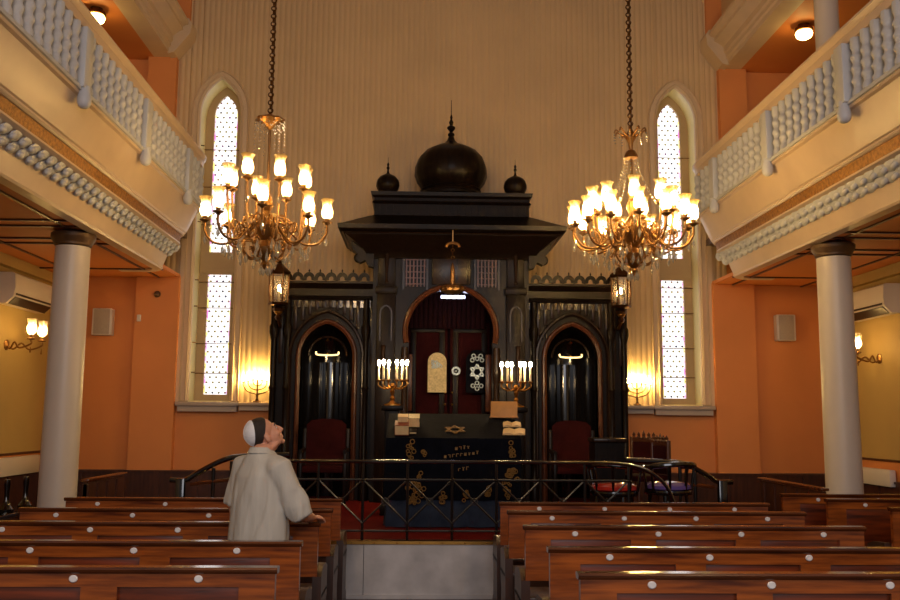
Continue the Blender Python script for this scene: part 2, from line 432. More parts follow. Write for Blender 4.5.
for gi, s in enumerate((-1, 1)):
    side = gnames[gi]
    g = thing('gallery', 'long cream %s gallery on columns with gilded band and carved white frieze' % ('left-hand' if s < 0 else 'right-hand'), 'gallery', (s*4.4, 9, 3.7), 'galleries over the side aisles')
    g['kind'] = 'structure'
    gsweep(s, [(4.14, 3.67), (4.02, 3.67), (4.0, 3.69), (4.0, 3.73), (3.94, 3.89), (4.14, 3.89)]).build('frieze', 'creamhi', g)
    gsweep(s, [(4.14, 3.89), (3.94, 3.89), (3.85, 4.03), (4.14, 4.03)]).build('carving_bed', 'cream', g)
    gsweep(s, [(4.1, 4.02), (3.83, 4.02), (3.785, 4.035), (3.785, 4.055), (4.1, 4.055)]).build('moulding', 'creamhi', g)
    gsweep(s, [(4.1, 4.055), (3.795, 4.055), (3.775, 4.165), (4.1, 4.165)]).build('gold_band', 'goldband', g)
    gsweep(s, [(4.1, 4.165), (3.755, 4.165), (3.735, 4.18), (3.735, 4.20), (3.715, 4.21), (3.68, 4.28), (3.64, 4.37), (3.60, 4.47), (3.575, 4.53), (3.54, 4.54), (3.54, 4.57), (4.1, 4.57)]).build('parapet', 'creamhi', g)
    # carved frieze: two rows of overlapping leaves
    m = MB(); y = 5.3; k = 0
    while y < 12.55:
        for row in (0, 1):
            x = 3.925-.055*row; z = 3.915+.075*row
            yy = y+.095*row
            R = Matrix.Rotation(s*math.radians(-14), 3, 'X') @ Matrix.Rotation(s*math.radians(-38), 3, 'Y')
            m.ball((s*x, yy, z), (.024, .122, .066), 2, R)
            m.ball((s*(x-.018), yy-.075, z-.03), (.024, .06, .032), 2, R)
        y += .19
    m.build('carved_frieze', 'white', g)
    m = MB().box(s*4.02, s*HX, 5.2, WY-.02, 3.70, 3.75); m.build('soffit', 'orangeup', g)
    m = MB().box(s*3.95, s*HX, 5.2, WY-.02, 4.3, 4.4); m.build('gallery_floor', 'wains', g)
    m = MB()
    for y in (7.2, 9.45, 9.75, 10.45, 10.75, 12.6): m.box(s*4.05, s*(HX-.1), y, y+.035, 3.682, 3.705)
    for x in (4.3, 5.4): m.box(s*x, s*(x+.03), 5.2, WY-.02, 3.682, 3.705)
    m.build('batten', 'wains', g)
    # balustrade
    b = thing('balustrade', 'white turned balustrade with pale handrail along the %s gallery' % ('left-hand' if s < 0 else 'right-hand'), 'balustrade', (s*3.56, 9, 4.57), 'gallery balustrades')
    bx = 3.565
    gsweep(s, [(bx+.05, 4.57), (bx-.05, 4.57), (bx-.05, 4.605), (bx+.05, 4.605)]).build('bottom_rail', 'white', b)
    gsweep(s, [(bx+.07, 5.24), (bx-.05, 5.24), (bx-.07, 5.27), (bx-.085, 5.285), (bx-.085, 5.31), (bx-.06, 5.33), (bx+.05, 5.33), (bx+.08, 5.31)]).build('handrail', 'creamhi', b)
    gsweep(s, [(bx+.05, 5.15), (bx-.045, 5.15), (bx-.045, 5.25), (bx+.05, 5.25)]).build('top_rail', 'creamhi', b)
    bp = [(0.061, 0), (0.061, .05), (0.053, .065), (0.047, .09), (0.053, .115), (0.065, .135), (0.065, .155), (0.053, .175), (0.047, .20), (0.053, .225), (0.065, .245), (0.065, .265), (0.053, .285), (0.047, .31), (0.053, .335), (0.065, .355), (0.065, .375), (0.053, .395), (0.047, .42), (0.053, .445), (0.063, .465), (0.063, .55)]
    proto = None
    def add_bal(p):
        global _b
        return p
    spots = []
    posts = [6.12, 7.98, 9.84, 11.70]
    y = 5.4
    ys = [6.12-.185*k for k in range(1, 5)]
    for a in posts: ys += [a+.185*k for k in range(1, 10)]
    for y in ys:
        if y < 12.4: spots.append(gpos(s, bx, y))
    for k in range(1, 6): spots.append(gpos(s, bx, GY+PI/2*(k-.2)/5.2))
    for p in spots:
        if proto is None:
            mm = MB(); mm.lathe((0, 0, 0), bp, 10); proto = mm.build('baluster', 'white', b, world=False); o = proto
        else: o = proto.copy(); COL.objects.link(o); o.parent = b
        o.location = (p.x-s*3.56, p.y-9, 4.605-4.57)
    pp = None
    for y in posts:
        if pp is None:
            mm = MB(); mm.box(-.07, .06, -.085, .085, -.02, .55, .01)
            mm.lathe((-s*.035, 0, -.20), [(.0, .0), (.03, .004), (.05, .02), (.062, .05), (.064, .09), (.056, .13), (.048, .16), (.055, .20)], 14)
            pp = mm.build('post', 'white', b, world=False); o = pp
        else: o = pp.copy(); COL.objects.link(o); o.parent = b
        o.location = (s*(bx-.025-3.56), y-9, .04)
    # columns below and above
    for ci, y in enumerate((10.1, 5.4)):
        if ci and s < 0: pass
        if ci == 1: continue
        c = thing('column', 'white round column standing %s the centre pews under the gallery' % ('left of' if s < 0 else 'right of'), 'column', (s*4.34, y, 0), 'columns carrying the galleries')
        MB().lathe((s*4.34, y, 0), [(.24, 0), (.24, .12), (.20, .16), (.196, 1.2), (.186, 3.52)], 40).build('shaft', 'column', c)
        MB().lathe((s*4.34, y, 0), [(.19, 3.53), (.202, 3.54), (.202, 3.555), (.21, 3.57), (.235, 3.615), (.24, 3.63), (.24, 3.665), (.2, 3.69)], 40).build('capital', 'capital', c)
        if s < 0: continue
        c = thing('upper_column', 'slim pale column above the %s gallery handrail' % ('left-hand' if s < 0 else 'right-hand'), 'column', (s*4.40, 10.1, 4.4), 'columns above the galleries')
        MB().lathe((s*4.40, 10.1, 4.4), [(.17, 0), (.17, .1), (.14, .14), (.135, 2.72)], 28).build('shaft', 'column', c)
        MB().lathe((s*4.40, 10.1, 4.4), [(.14, 2.58), (.17, 2.62), (.19, 2.68), (.19, 2.73)], 28).build('capital', 'cream', c)
    # entablature over the gallery columns, and the aisle ceiling
    e = [(4.56, 7.12), (4.28, 7.12), (4.28, 7.19), (4.25, 7.21), (4.25, 7.27), (4.22, 7.29), (4.22, 7.38), (4.13, 7.45), (4.08, 7.47), (4.08, 7.53), (4.0, 7.56), (4.0, 7.62), (4.56, 7.62)]
    m = MB(); m.prism([(s*x, z) for x, z in e], 'Y', 5.0, WY-.02)
    # the block that ends it at the wall
    m.prism([(s*4.3, 7.1), (s*4.2, 7.12), (s*3.97, 7.42), (s*3.95, 7.58), (s*4.0, 7.66), (s*4.3, 7.66)], 'Y', WY-.34, WY-.015)
    struct(m.build('beam_'+side, 'cream'))
    struct(MB().box(s*4.56, s*HX, 5.0, WY, 7.12, 7.25).build('ceiling_aisle_'+side, 'orangeup'))
    struct(MB().box(s*4.3, s*4.45, 5.0, WY, 7.62, 10.6).build('wall_clerestory_'+side, 'ribbed'))
    struct(MB().box(s*4.05, s*4.30, WY-.08, WY, 7.62, 10.6).build('wall_strip_'+side, 'orange'))
    # globe lamp on the gallery ceiling
    p = Vector((s*4.86, 11.75, 7.12))
    l = thing('ceiling_lamp', 'yellow globe lamp with dark rim on the ceiling above the %s gallery' % ('left-hand' if s < 0 else 'right-hand'), 'ceiling lamp', (p.x, p.y, 7.12), 'gallery ceiling lamps')
    MB().lathe((p.x, p.y, 7.12), [(.08, 0), (.08, -.04), (.12, -.05), (.125, -.09), (.11, -.10)], 20).build('rim', 'bronze', l)
    MB().lathe((p.x, p.y, 7.12), [(.10, -.095), (.115, -.13), (.10, -.175), (.055, -.205), (.0, -.215)], 20).build('globe', 'globe', l)

# ------------------------------------------------------------------ pews
ROWS = (4.30, 5.14, 6.17, 7.12, 7.86)
ROWSL = (4.44, 5.35, 6.30, 7.21, 8.12)
ORD = ('nearest the camera', 'second from the camera', 'third from the camera', 'fourth from the camera', 'nearest the platform')
TOPZ = .94
def make_pew(x0, x1, y, label, plates, group, open_end=None, low=.58):
    t = thing('pew', label, 'pew', ((x0+x1)/2, y, 0), group)
    inner, w = .16, .17
    # framed back: rails and stiles
    m = MB().box(x0, x1, y, y+.045, TOPZ-.092, TOPZ-.015).box(x0, x1, y, y+.045, low, low+.07)
    n = max(2, round((x1-x0)/.78)); st = [x0+(x1-x0-w)*k/n for k in range(n+1)]
    for x in st: m.box(x, x+w, y+.0005, y+.0445, low+.07, TOPZ-.092)
    m.build('back_frame', 'pew', t)
    for a, b in zip(st, st[1:]):
        m = MB(); z0, z1 = low+.07, TOPZ-.092; xa, xb = a+w, b
        m.rings([[(xa, y+.03, z0), (xb, y+.03, z0), (xb, y+.03, z1), (xa, y+.03, z1)], [(xa, y+.02, z0), (xb, y+.02, z0), (xb, y+.02, z1), (xa, y+.02, z1)],
                 [(xa+.03, y+.012, z0+.03), (xb-.03, y+.012, z0+.03), (xb-.03, y+.012, z1-.03), (xa+.03, y+.012, z1-.03)]])
        m.build('back_panel', 'pewpanel', t)
    m = MB(); m.prism([(y-.014, TOPZ-.020), (y-.018, TOPZ-.010), (y-.010, TOPZ), (y+.055, TOPZ), (y+.064, TOPZ-.010), (y+.058, TOPZ-.020), (y+.05, TOPZ-.030), (y-.004, TOPZ-.030)], 'X', x0-.012, x1+.012)
    m.build('top_rail', 'pewtop', t)
    MB().box(x0-.03, x1+.03, y+.02, y+.43, .43, .465, .008).box(x0, x1, y+.03, y+.06, .1, .43).build('seat', 'pewdark', t)
    for x in (x0-.03, x1-.03):
        m = MB(); m.prism([(y-.02, 0), (y+.43, 0), (y+.43, .07), (y+.36, .11), (y+.34, .3), (y+.40, .42), (y+.40, .60), (y+.30, .63), (y+.10, .64), (y+.0, low+.0), (y-.02, .2)], 'X', x, x+.06)
        m.build('end_support', 'pewdark', t)
    for x in plates:
        m = MB()
        r = [[(x+a*math.cos(2*PI*i/20), y-hh, TOPZ-.054+a*.85*math.sin(2*PI*i/20)) for i in range(20)] for a, hh in ((.0205, -.002), (.0205, .004), (.016, .008))]
        m.rings(r); m.build('number_plate', 'plate', t)
    return t
for i, y in enumerate(ROWS):
    xl0, xl1 = -3.50, -1.11
    make_pew(xl0, xl1, ROWSL[i], 'brown panelled pew with round number plates left of the aisle, %s' % ORD[i], [xl1-.36-.585*k for k in range(4)], 'pews left of the aisle')
    xr0, xr1 = (.325, .305, .29, .275, .275)[i], 2.60
    if i == 0: xr1 += .1
    make_pew(xr0, xr1, y, 'brown panelled pew with round number plates right of the aisle, %s' % ORD[i], [xr0+.335+.565*k for k in range(4)], 'pews right of the aisle')
for i, (y, xs) in enumerate(((7.51, 3.95), (8.33, 3.78), (8.87, 3.58))):
    x0 = xs+CAM.x; x1 = HX-.12
    make_pew(x0, x1, y, 'dark brown pew under the right-hand gallery, %s' % ('nearest the camera', 'middle of three', 'closest to the column')[i], [x0+.35+.6*k for k in range(3)], 'pews under the right gallery', low=.2)
# benches set lengthways beside the columns
def side_bench(s, x, y0, y1, label, top=.95):
    t = thing('side_bench', label, 'bench', (x, (y0+y1)/2, 0), 'lengthways benches under the galleries')
    m = MB(); m.prism([(x-.03, 0), (x+.03, 0), (x+.02, top-.04), (x-.02, top-.04)], 'Y', y0, y1)
    yy = y0
    while yy < y1-.05: m.box(x-.035, x+.035, yy, yy+.06, .05, top-.06); yy += .32
    m.build('backrest', 'wains', t)
    MB().box(x-.045, x+.045, y0-.03, y1+.03, top-.032, top, .01).build('top_rail', 'pewtop', t)
    MB().box(x, x-s*.42, y0, y1, .40, .44, .008).build('seat', 'wains', t)
    for yy in (y0, y1-.06): MB().box(x, x-s*.40, yy, yy+.06, 0, .40).build('end_support', 'wains', t)
side_bench(-1, -4.12, 10.3, 11.6, 'dark bench with pale top rail behind the left-hand column')
side_bench(1, 3.86, 9.55, 11.3, 'dark bench with pale top rail beside the right-hand column')
# black bench on the left wall with posts
t = thing('wall_bench', 'black bench with turned posts by the left-hand wall', 'bench', (-5.3, 9.8, 0))
MB().box(-5.6, -4.95, 8.2, 11.2, .50, .56, .01).build('seat', 'lacquer', t)
for y in (8.4, 9.6, 10.6, 11.1):
    MB().lathe((-5.1, y, .56), [(.08, 0), (.085, .03), (.05, .07), (.03, .12), (.026, .2), (.035, .3), (.03, .36)], 14).build('post', 'lacquer', t)
for y in (8.3, 11.1):
    for x in (-5.5, -5.05): MB().lathe((x, y, 0), [(.03, 0), (.035, .1), (.028, .3), (.04, .5)], 12).build('leg', 'lacquer', t)

# ------------------------------------------------------------------ iron railing
t = thing('altar_railing', 'black iron railing with diagonal bars along the platform edge', 'railing', (-.1, PF+.04, PZ))
ry = PF+.05; px = [-1.79+.42*k for k in range(9)]; z1, z2, zb = 1.235, 1.07, .60
MB().tube(smooth_path([(-2.2, ry-.02, .86), (-2.08, ry-.01, 1.05), (-1.93, ry, 1.19), (-1.75, ry, 1.24)], 5)+[(x, ry, 1.24) for x in (-1., 0, 1.)]+smooth_path([(1.40, ry, 1.24), (1.62, ry, 1.21), (1.80, ry-.01, 1.14), (1.93, ry-.02, 1.02), (2.0, ry-.03, .86)], 5), .03, 10, flat=.6).build('handrail', 'lacquer', t)
MB().tube([(px[0], ry, z2), (px[-1], ry, z2)], .012, 8).build('upper_bar', 'iron', t)
MB().tube([(px[0], ry, zb), (px[-1], ry, zb)], .011, 8).build('lower_bar', 'iron', t)
for x in px: MB().tube([(x, ry, PZ), (x, ry, z1)], .013, 8).torus((x, ry, z2), .022, .008, 'Z', 12, 6).torus((x, ry, zb), .022, .008, 'Z', 12, 6).build('post', 'iron', t)
for a, b in zip(px, px[1:]):
    xm = (a+b)/2
    m = MB(); m.tube([(a, ry-.006, z2), (b, ry-.006, zb+.07)], .009, 8); m.tube([(b, ry+.006, z2), (a, ry+.006, zb+.07)], .009, 8)
    m.torus((xm, ry, (z2+zb+.07)/2), .03, .007, 'Y', 14, 6)
    m.build('diagonal_bar', 'iron', t)
# handrails of the side steps
for s in (-1, 1):
    pa, pb = (at(246, 456, 10.6), at(181, 480, 10.6)) if s < 0 else (at(668, 462, 10.6), at(722, 482, 10.6))
    t = thing('stair_handrail', 'black sloping handrail of the steps %s of the platform' % ('left' if s < 0 else 'right'), 'handrail', (pb.x, pb.y, 0), 'handrails of the platform steps')
    m1 = pa.lerp(pb, .35)+Vector((0, 0, .05))
    MB().tube(smooth_path([pa+Vector((-s*.5, 0, .02)), pa, m1, pa.lerp(pb, .75)+Vector((0, 0, .01)), pb+Vector((-s*.05, 0, .0)), pb+Vector((s*.12, 0, -.0))], 6), .045, 10, flat=.7).build('handrail', 'lacquer', t)
    MB().tube([pa.lerp(pb, .25)-Vector((0, 0, .2)), pb.lerp(pa, .15)-Vector((0, 0, .09))], .022, 8).build('lower_rail', 'pewtop', t)
    MB().box(pb.x-.05, pb.x+.05, pb.y-.05, pb.y+.05, 0, pb.z+.02, .01).build('newel', 'lacquer', t)
    for f in (.02, .22, .5):
        q = pa.lerp(pb, f); MB().tube([(q.x, q.y, .0 if f > .3 else .3), (q.x, q.y, q.z)], .022, 8).build('baluster', 'iron', t)
    m = MB()
    for k in range(3): m.box(s*(2.75+.19*k), s*(2.75+.19*(k+1)), 9.6, 10.5, 0, .385-.128*k)
    tag(m.build('side_steps', 'wains'), 'low wooden steps up the %s end of the platform' % ('left' if s < 0 else 'right'), 'steps', 'platform steps')

# ------------------------------------------------------------------ the ark
ark = thing('holy_ark', 'tall dark carved wooden ark with onion domes and two arched wings', 'ark', (0, 12.9, PZ))
FW, FC = 12.75, 12.45                            # front planes of wings and centre
for s in (-1, 1):
    wx, x0, x1 = s*1.74, s*1.09, s*2.46
    xa, xb = sorted((x0, x1))
    m = MB(); bmx = m.bm; n = 80; pf = pb = None       # front face with its arched opening
    for i in range(n+1):
        x = xa+(xb-xa)*i/n; z = archz(x-wx, .37, 2.50, .47) if abs(x-wx) < .37 else PZ
        a, b = bmx.verts.new((x, FW, z)), bmx.verts.new((x, FW, 3.34))
        if pf:
            if abs(pf[2]-z) > 1: 
                zz = max(pf[2], z); c, d = bmx.verts.new((pf[0].co.x, FW, zz)), bmx.verts.new((x, FW, zz)); bmx.faces.new((c, d, b, pf[1]))
                if pf[2] < z: pass
            else: bmx.faces.new((pf[0], a, b, pf[1]))
        pf = (a, b, z)
    for q, w in ((wx-.37, -1), (wx+.37, 1)): m.box(q, q+w*.02, FW+.001, FW+.2, PZ, 2.50)
    m.box(x1-s*.02, x1, FW, WY-.02, PZ, 3.34); m.box(x0, x1, FW, WY-.02, 3.32, 3.36)
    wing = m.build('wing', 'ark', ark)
    P = arch(.37, 2.50, .47, PZ)
    m = MB(); m.rings([[(wx+x, FW-.01, z) for x, z in P], [(wx+x, FW+.16, z) for x, z in P]], close=False); m.build('reveal', 'ark', wing)
    # niche: concave polished back and half dome
    m = MB(); rr = []
    for z in (PZ, 1.5, 2.4, 2.55): rr.append([(wx+.365*math.cos(PI*k/20), FW+.14+.5*math.sin(PI*k/20), z) for k in range(21)])
    for j in range(1, 6):
        t = PI/2*j/5; rr.append([(wx+.365*math.cos(t)*math.cos(PI*k/20), FW+.14+.5*math.cos(t)*math.sin(PI*k/20), 2.55+.46*math.sin(t)) for k in range(21)])
    m.rings(rr, close=False)
    m.rings([[(wx+.13*math.cos(PI*k/12), FW+.62-.10*math.sin(PI*k/12), z) for k in range(13)] for z in (PZ+.5, 2.45)], close=False)
    m.build('niche', 'lacquer', wing)
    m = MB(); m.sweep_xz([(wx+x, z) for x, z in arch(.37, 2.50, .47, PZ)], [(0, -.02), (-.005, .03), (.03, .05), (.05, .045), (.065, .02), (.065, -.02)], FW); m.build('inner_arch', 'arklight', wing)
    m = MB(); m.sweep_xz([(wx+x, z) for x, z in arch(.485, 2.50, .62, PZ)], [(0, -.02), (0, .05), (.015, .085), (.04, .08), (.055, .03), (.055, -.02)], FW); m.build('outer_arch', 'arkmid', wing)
    m = MB(); m.torus((wx, FW+.14, 2.52), .27, .018, 'Y', 18, 8, PI); m.build('niche_rib', 'arkmid', wing)
    m = MB(); x = xa+.05
    while x < xb-.04:
        zz = 2.40 if abs(x+.0275-wx) > .54 else archz(x+.0275-wx, .545, 2.5, .69)+.015
        if zz < 3.27: m.box(x, x+.05, FW-.05, FW, zz, 3.29, .006)
        x += .098
    m.build('slat_panel', 'arkmid', wing)
    MB().box(xa+.03, xb-.03, FW-.008, FW-.001, 3.20, 3.30).build('slat_back', 'lacquer', wing)
    m = MB(); m.prism([(FW, 3.30), (FW-.05, 3.30), (FW-.07, 3.34), (FW-.05, 3.36), (FW-.05, 3.46), (FW-.09, 3.50), (FW-.12, 3.53), (FW-.12, 3.56), (FW, 3.58), (WY-.05, 3.58), (WY-.05, 3.30)], 'X', xa, xb+(.05 if s > 0 else 0)) if s > 0 else m.prism([(FW, 3.30), (FW-.05, 3.30), (FW-.07, 3.34), (FW-.05, 3.36), (FW-.05, 3.46), (FW-.09, 3.50), (FW-.12, 3.53), (FW-.12, 3.56), (FW, 3.58), (WY-.05, 3.58), (WY-.05, 3.30)], 'X', xa-.05, xb)
    m.build('wing_cornice', 'ark', wing)
    # cresting: small pointed arches
    m = MB(); k = 0; w = (xb-xa-.12)/8
    for k in range(8):
        cx = xa+.06+w*(k+.5); O = [(cx+x, z) for x, z in arch(w/2, 3.615, .075, 3.575, 5)]; I = [(cx+x, z) for x, z in arch(w/2-.045, 3.60, .04, 3.585, 5)]
        for y in (FW-.07, FW-.04):
            m.rings([[(x, y, z) for x, z in O], [(x, y, z) for x, z in I]], close=False)
        m.rings([[(x, FW-.07, z) for x, z in O], [(x, FW-.04, z) for x, z in O]], close=False); m.rings([[(x, FW-.07, z) for x, z in I], [(x, FW-.04, z) for x, z in I]], close=False)
        m.lathe((cx, FW-.055, 3.685), [(.016, -.01), (.008, .02), (.014, .03), (.0, .06)], 6)
    m.build('cresting', 'ark', wing)
    for cx in (x1+s*.02, x1-s*.17, x0+s*.10):
        m = MB(); m.lathe((cx, FW-.06, PZ), [(.07, 0), (.07, .3), (.045, .34), (.04, .5), (.05, .52), (.04, .54), (.04, 1.5), (.055, 1.54), (.04, 1.58), (.038, 2.2), (.05, 2.25), (.065, 2.32), (.065, 2.4), (.045, 2.44), (.045, 2.78)], 14)
        m.build('colonnette', 'ark', wing)
    # light bar over the seat
    m = MB(); m.tube(smooth_path([(wx-.16, FW+.10, 2.575), (wx-.145, FW+.09, 2.535), (wx, FW+.085, 2.525), (wx+.145, FW+.09, 2.535), (wx+.16, FW+.10, 2.575)], 5), .012, 8); o = m.build('niche_light', 'warmtube', wing)
    m = MB(); m.tube([(wx, FW+.12, 2.55), (wx, FW+.4, 2.6)], .012, 6); m.lathe((wx, FW+.1, 2.72), [(.0, 0), (.03, .01), (.02, .03), (0, .05)], 10); m.build('light_bracket', 'brass', wing)
# central bay
hw = 1.09; cz, R = 2.84, .60
m = MB(); bmx = m.bm; n = 120
def horse(x):
    if abs(x) >= .58: 
        return None
    return cz+math.sqrt(R*R-x*x)
OUT = []
th0 = math.radians(-14.5)
for i in range(41):
    t = (PI-th0)+(th0*2-PI)*i/40; OUT.append((R*math.cos(t), cz+R*math.sin(t)))
HP = [(-.58, PZ)]+OUT+[(.58, PZ)]
outer = [(-hw, PZ), (-hw, 4.1), (hw, 4.1), (hw, PZ)]
ev = sorted(set([-hw, hw, -.581, .581, -R, R]+[-hw+2*hw*i/n for i in range(n+1)]))
for a_, b_ in zip(ev, ev[1:]):
    c_ = (a_+b_)/2
    up = lambda x: cz+math.sqrt(max(0, R*R-x*x)) if abs(c_) < R else PZ
    m.face([(a_, FC, up(a_)), (b_, FC, up(b_)), (b_, FC, 4.12), (a_, FC, 4.12)])
    if .581 < abs(c_) < R:
        lo = lambda x: cz-math.sqrt(max(0, R*R-x*x))
        m.face([(a_, FC, PZ), (b_, FC, PZ), (b_, FC, lo(b_)), (a_, FC, lo(a_))])
m.rings([[(x, FC, z) for x, z in HP], [(x, FC+.14, z) for x, z in HP]], close=False)
bmesh.ops.remove_doubles(m.bm, verts=m.bm.verts, dist=1e-5)
for s in (-1, 1): m.box(s*(hw-.03), s*hw, FC+.11, WY-.03, PZ, 4.12)
m.box(-hw, hw, FC+.1, WY-.03, 4.0, 4.12)
bay = m.build('central_bay', 'ark', ark)
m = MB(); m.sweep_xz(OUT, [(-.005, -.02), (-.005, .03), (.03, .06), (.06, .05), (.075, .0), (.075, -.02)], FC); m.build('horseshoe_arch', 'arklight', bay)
for s in (-1, 1): MB().lathe((s*.635, FC-.05, PZ), [(.065, 0), (.065, .5), (.045, .55), (.04, 1.6), (.05, 1.65), (.062, 1.74), (.062, 1.84), (.045, 2.1)], 14).build('jamb_column', 'arkmid', bay)
# inside of the ark
m = MB(); m.box(-.95, .95, 13.28, 13.32, PZ, 3.8); m.box(-.95, -.92, FC+.12, 13.3, PZ, 3.8); m.box(.92, .95, FC+.12, 13.3, PZ, 3.8); m.box(-.95, .95, FC+.12, 13.3, 3.78, 3.82); m.build('inner_case', 'curtain', bay)
for s in (-1, 1):
    m = MB(); m.box(s*.02, s*.60, 13.2, 13.26, PZ+.6, 3.05, .01); d = m.build('ark_door', 'redcloth', bay)
    m = MB()
    for a, b, c2, d2 in ((.06, .14, 1.2, 3.0), (.48, .56, 1.2, 3.0)): m.box(s*a, s*b, 13.17, 13.2, c2, d2, .006)
    for z in (1.2, 2.9): m.box(s*.06, s*.56, 13.168, 13.2, z, z+.08, .006)
    m.build('door_frame', 'ark', d)
    for zz in (1.45, 1.62): MB().ball((s*.05, 13.16, zz+.4), (.018, .025, .018), 2).build('knob', 'brass', d)
m = MB()
for k in range(16):
    x = -.56+k*.07; m.tube([(x, 13.10, 2.95), (x+.005, 13.09, 3.3), (x, 13.1, 3.7)], .036, 8)
m.build('valance', 'curtain', bay)
p1 = at(437, 384, 13.0); p2 = at(437, 353, 13.0)
m = MB(); m.prism([(p1.x+x, z) for x, z in arch(.135, p2.z-.13, .13, p1.z-.12, 8)], 'Y', 12.99, 13.02); o = m.build('embroidered_panel', 'ivory', bay)
m = MB()
for k in range(14): m.torus((p1.x+random.uniform(-.07, .07), 12.985, p2.z-.16+random.uniform(-.05, .05)), random.uniform(.015, .03), .006, 'Y', 8, 4)
m.build('silver_embroidery', 'silver', o)
def star(m, c, r, th, tk=.01, nrm='Y'):
    for f in (0, 1):
        P = [(c[0]+r*math.sin(2*PI*k/3+PI*f), c[2]+r*math.cos(2*PI*k/3+PI*f)) for k in range(4)]
        for a, b in zip(P, P[1:]): m.tube([(a[0], c[1], a[1]), (b[0], c[1], b[1])], th, 6)
p = at(477, 372, 13.0)
m = MB(); m.prism([(p.x+x, z) for x, z in arch(.16, p.z+.16, .14, p.z-.30, 8)], 'Y', 12.99, 13.02); o = m.build('embroidered_panel', 'navy', bay)
m = MB(); star(m, (p.x, 12.98, p.z), .11, .014)
for dx, dz in ((0, .19), (-.07, .17), (.07, .17), (-.05, .23), (.05, .23), (0, -.16), (-.06, -.2), (.06, -.2), (0, -.24)): m.torus((p.x+dx, 12.98, p.z+dz), .026, .009, 'Y', 10, 5)
m.build('silver_embroidery', 'silver', o)
p = at(456, 371, 13.0); m = MB(); m.torus((p.x, 13.0, p.z), .05, .018, 'Y', 12, 6); m.ball((p.x, 13.0, p.z), .02, 1); m.build('round_emblem', 'silver', bay)
for s in (-1, 1):
    m = MB(); x = s*.56; m.box(x-.05, x+.03, 12.75, 12.80, 1.75, 2.55, .008); m.build('inner_post', 'arklight', bay)
    # openwork side windows, pilasters, inscription marks
    xc = s*.50
    m = MB()
    for k in range(6): m.box(xc-.135+k*.05, xc-.115+k*.05, FC-.03, FC-.01, 3.47, 3.86)
    for k in range(5): m.box(xc-.14, xc+.14, FC-.026, FC-.012, 3.5+k*.085, 3.512+k*.085)
    m.build('openwork_panel', 'arklight', bay)
    m = MB(); m.box(xc-.18, xc+.18, FC-.04, FC, 3.86, 3.92, .006).box(xc-.18, xc-.15, FC-.04, FC, 3.42, 3.86).box(xc+.15, xc+.18, FC-.04, FC, 3.42, 3.86); m.build('panel_frame', 'arkmid', bay)
    m = MB()
    for k in range(7):
        xx = xc-.15+k*.048; m.box(xx, xx+.022, FC-.05, FC-.038, 3.872, 3.90); m.box(xx, xx+.008, FC-.05, FC-.038, 3.868, 3.885)
    m.build('inscription', 'silver', bay)
    xp = s*.90
    m = MB().box(xp-.13, xp+.13, FC-.07, FC, PZ, 3.42, .01).box(xp-.15, xp+.15, FC-.10, FC, 3.36, 3.46, .01).box(xp-.12, xp+.12, FC-.05, FC, 3.46, 4.1, .01)
    m.build('pilaster', 'ark', bay)
    m = MB(); m.sweep_xz([(xp+x, z) for x, z in arch(.07, 3.08, .1, 2.7, 6)], [(0, -.01), (0, .02), (.018, .02), (.018, -.01)], FC-.07); m.build('carved_arch', 'arkmid', bay)
    m = MB(); m.lathe((xp, FC-.075, 3.50), [(.02, 0), (.03, .02), (.015, .05), (.035, .45), (.012, .5), (.02, .53), (0, .57)], 10); m.build('carved_spindle', 'arkmid', bay); m = MB(); m.lathe((xp+.03*s, FC-.09, 2.1), [(.035, 0), (.03, .5), (.04, .52), (.03, .54)], 10)
    m.build('carved_spindle', 'arkmid', bay)
m = MB().box(-.27, .27, FC-.05, FC, 3.50, 4.0, .01); m.build('plaque', 'arkmid', bay)
p = at(453, 297, 12.7); MB().tube([(p.x-.17, 12.7, p.z), (p.x+.17, 12.7, p.z)], .022, 8).build('strip_light', 'tubelight', bay)
# spreading cornice with scroll brackets, attic and domes
def rect(h, y0, y1, z): return [(-h, y0, z), (h, y0, z), (h, y1, z), (-h, y1, z)]
m = MB(); yb = WY-.05
m.rings([rect(1.12, FC-.06, yb, 3.86), rect(1.18, 12.36, yb, 3.90), rect(1.22, 12.30, yb, 3.96), rect(1.38, 12.12, yb, 4.08), rect(1.46, 12.04, yb, 4.13), rect(1.46, 12.04, yb, 4.15), rect(1.55, 11.95, yb, 4.19), rect(1.56, 11.94, yb, 4.25), rect(1.50, 12.0, yb, 4.27), rect(1.14, 12.34, yb, 4.45)])
corn = m.build('cornice', 'ark', ark)
m = MB()
m.rings([rect(1.475, 12.025, 13.44, 4.135), rect(1.50, 12.0, 13.46, 4.15), rect(1.475, 12.025, 13.44, 4.165)]); m.build('bead_moulding', 'arkmid', corn)
for s in (-1, 1):
    m = MB(); pts = []
    m.prism([(s*1.08, 4.08), (s*1.40, 4.08), (s*1.38, 3.98), (s*1.30, 3.90), (s*1.34, 3.84), (s*1.28, 3.78), (s*1.20, 3.82), (s*1.16, 3.74), (s*1.08, 3.72)], 'Y', 12.35, 12.5)
    m.torus((s*1.29, 12.425, 3.86), .045, .03, 'Y', 14, 8)
    m.build('scroll_bracket', 'ark', corn)
m = MB(); yb = 13.4
m.rings([rect(1.12, 12.34, yb, 4.42), rect(1.12, 12.34, yb, 4.45), rect(1.09, 12.38, yb, 4.47), rect(1.09, 12.38, yb, 4.63), rect(1.12, 12.35, yb, 4.65), rect(1.09, 12.38, yb, 4.68), rect(1.09, 12.38, yb, 4.72), rect(1.13, 12.34, yb, 4.75), rect(1.14, 12.33, yb, 4.80)])
for k in range(23): m.box(-1.05+k*.095, -1.01+k*.095, 12.365, 12.38, 4.49, 4.61)
m.build('attic', 'ark', ark)
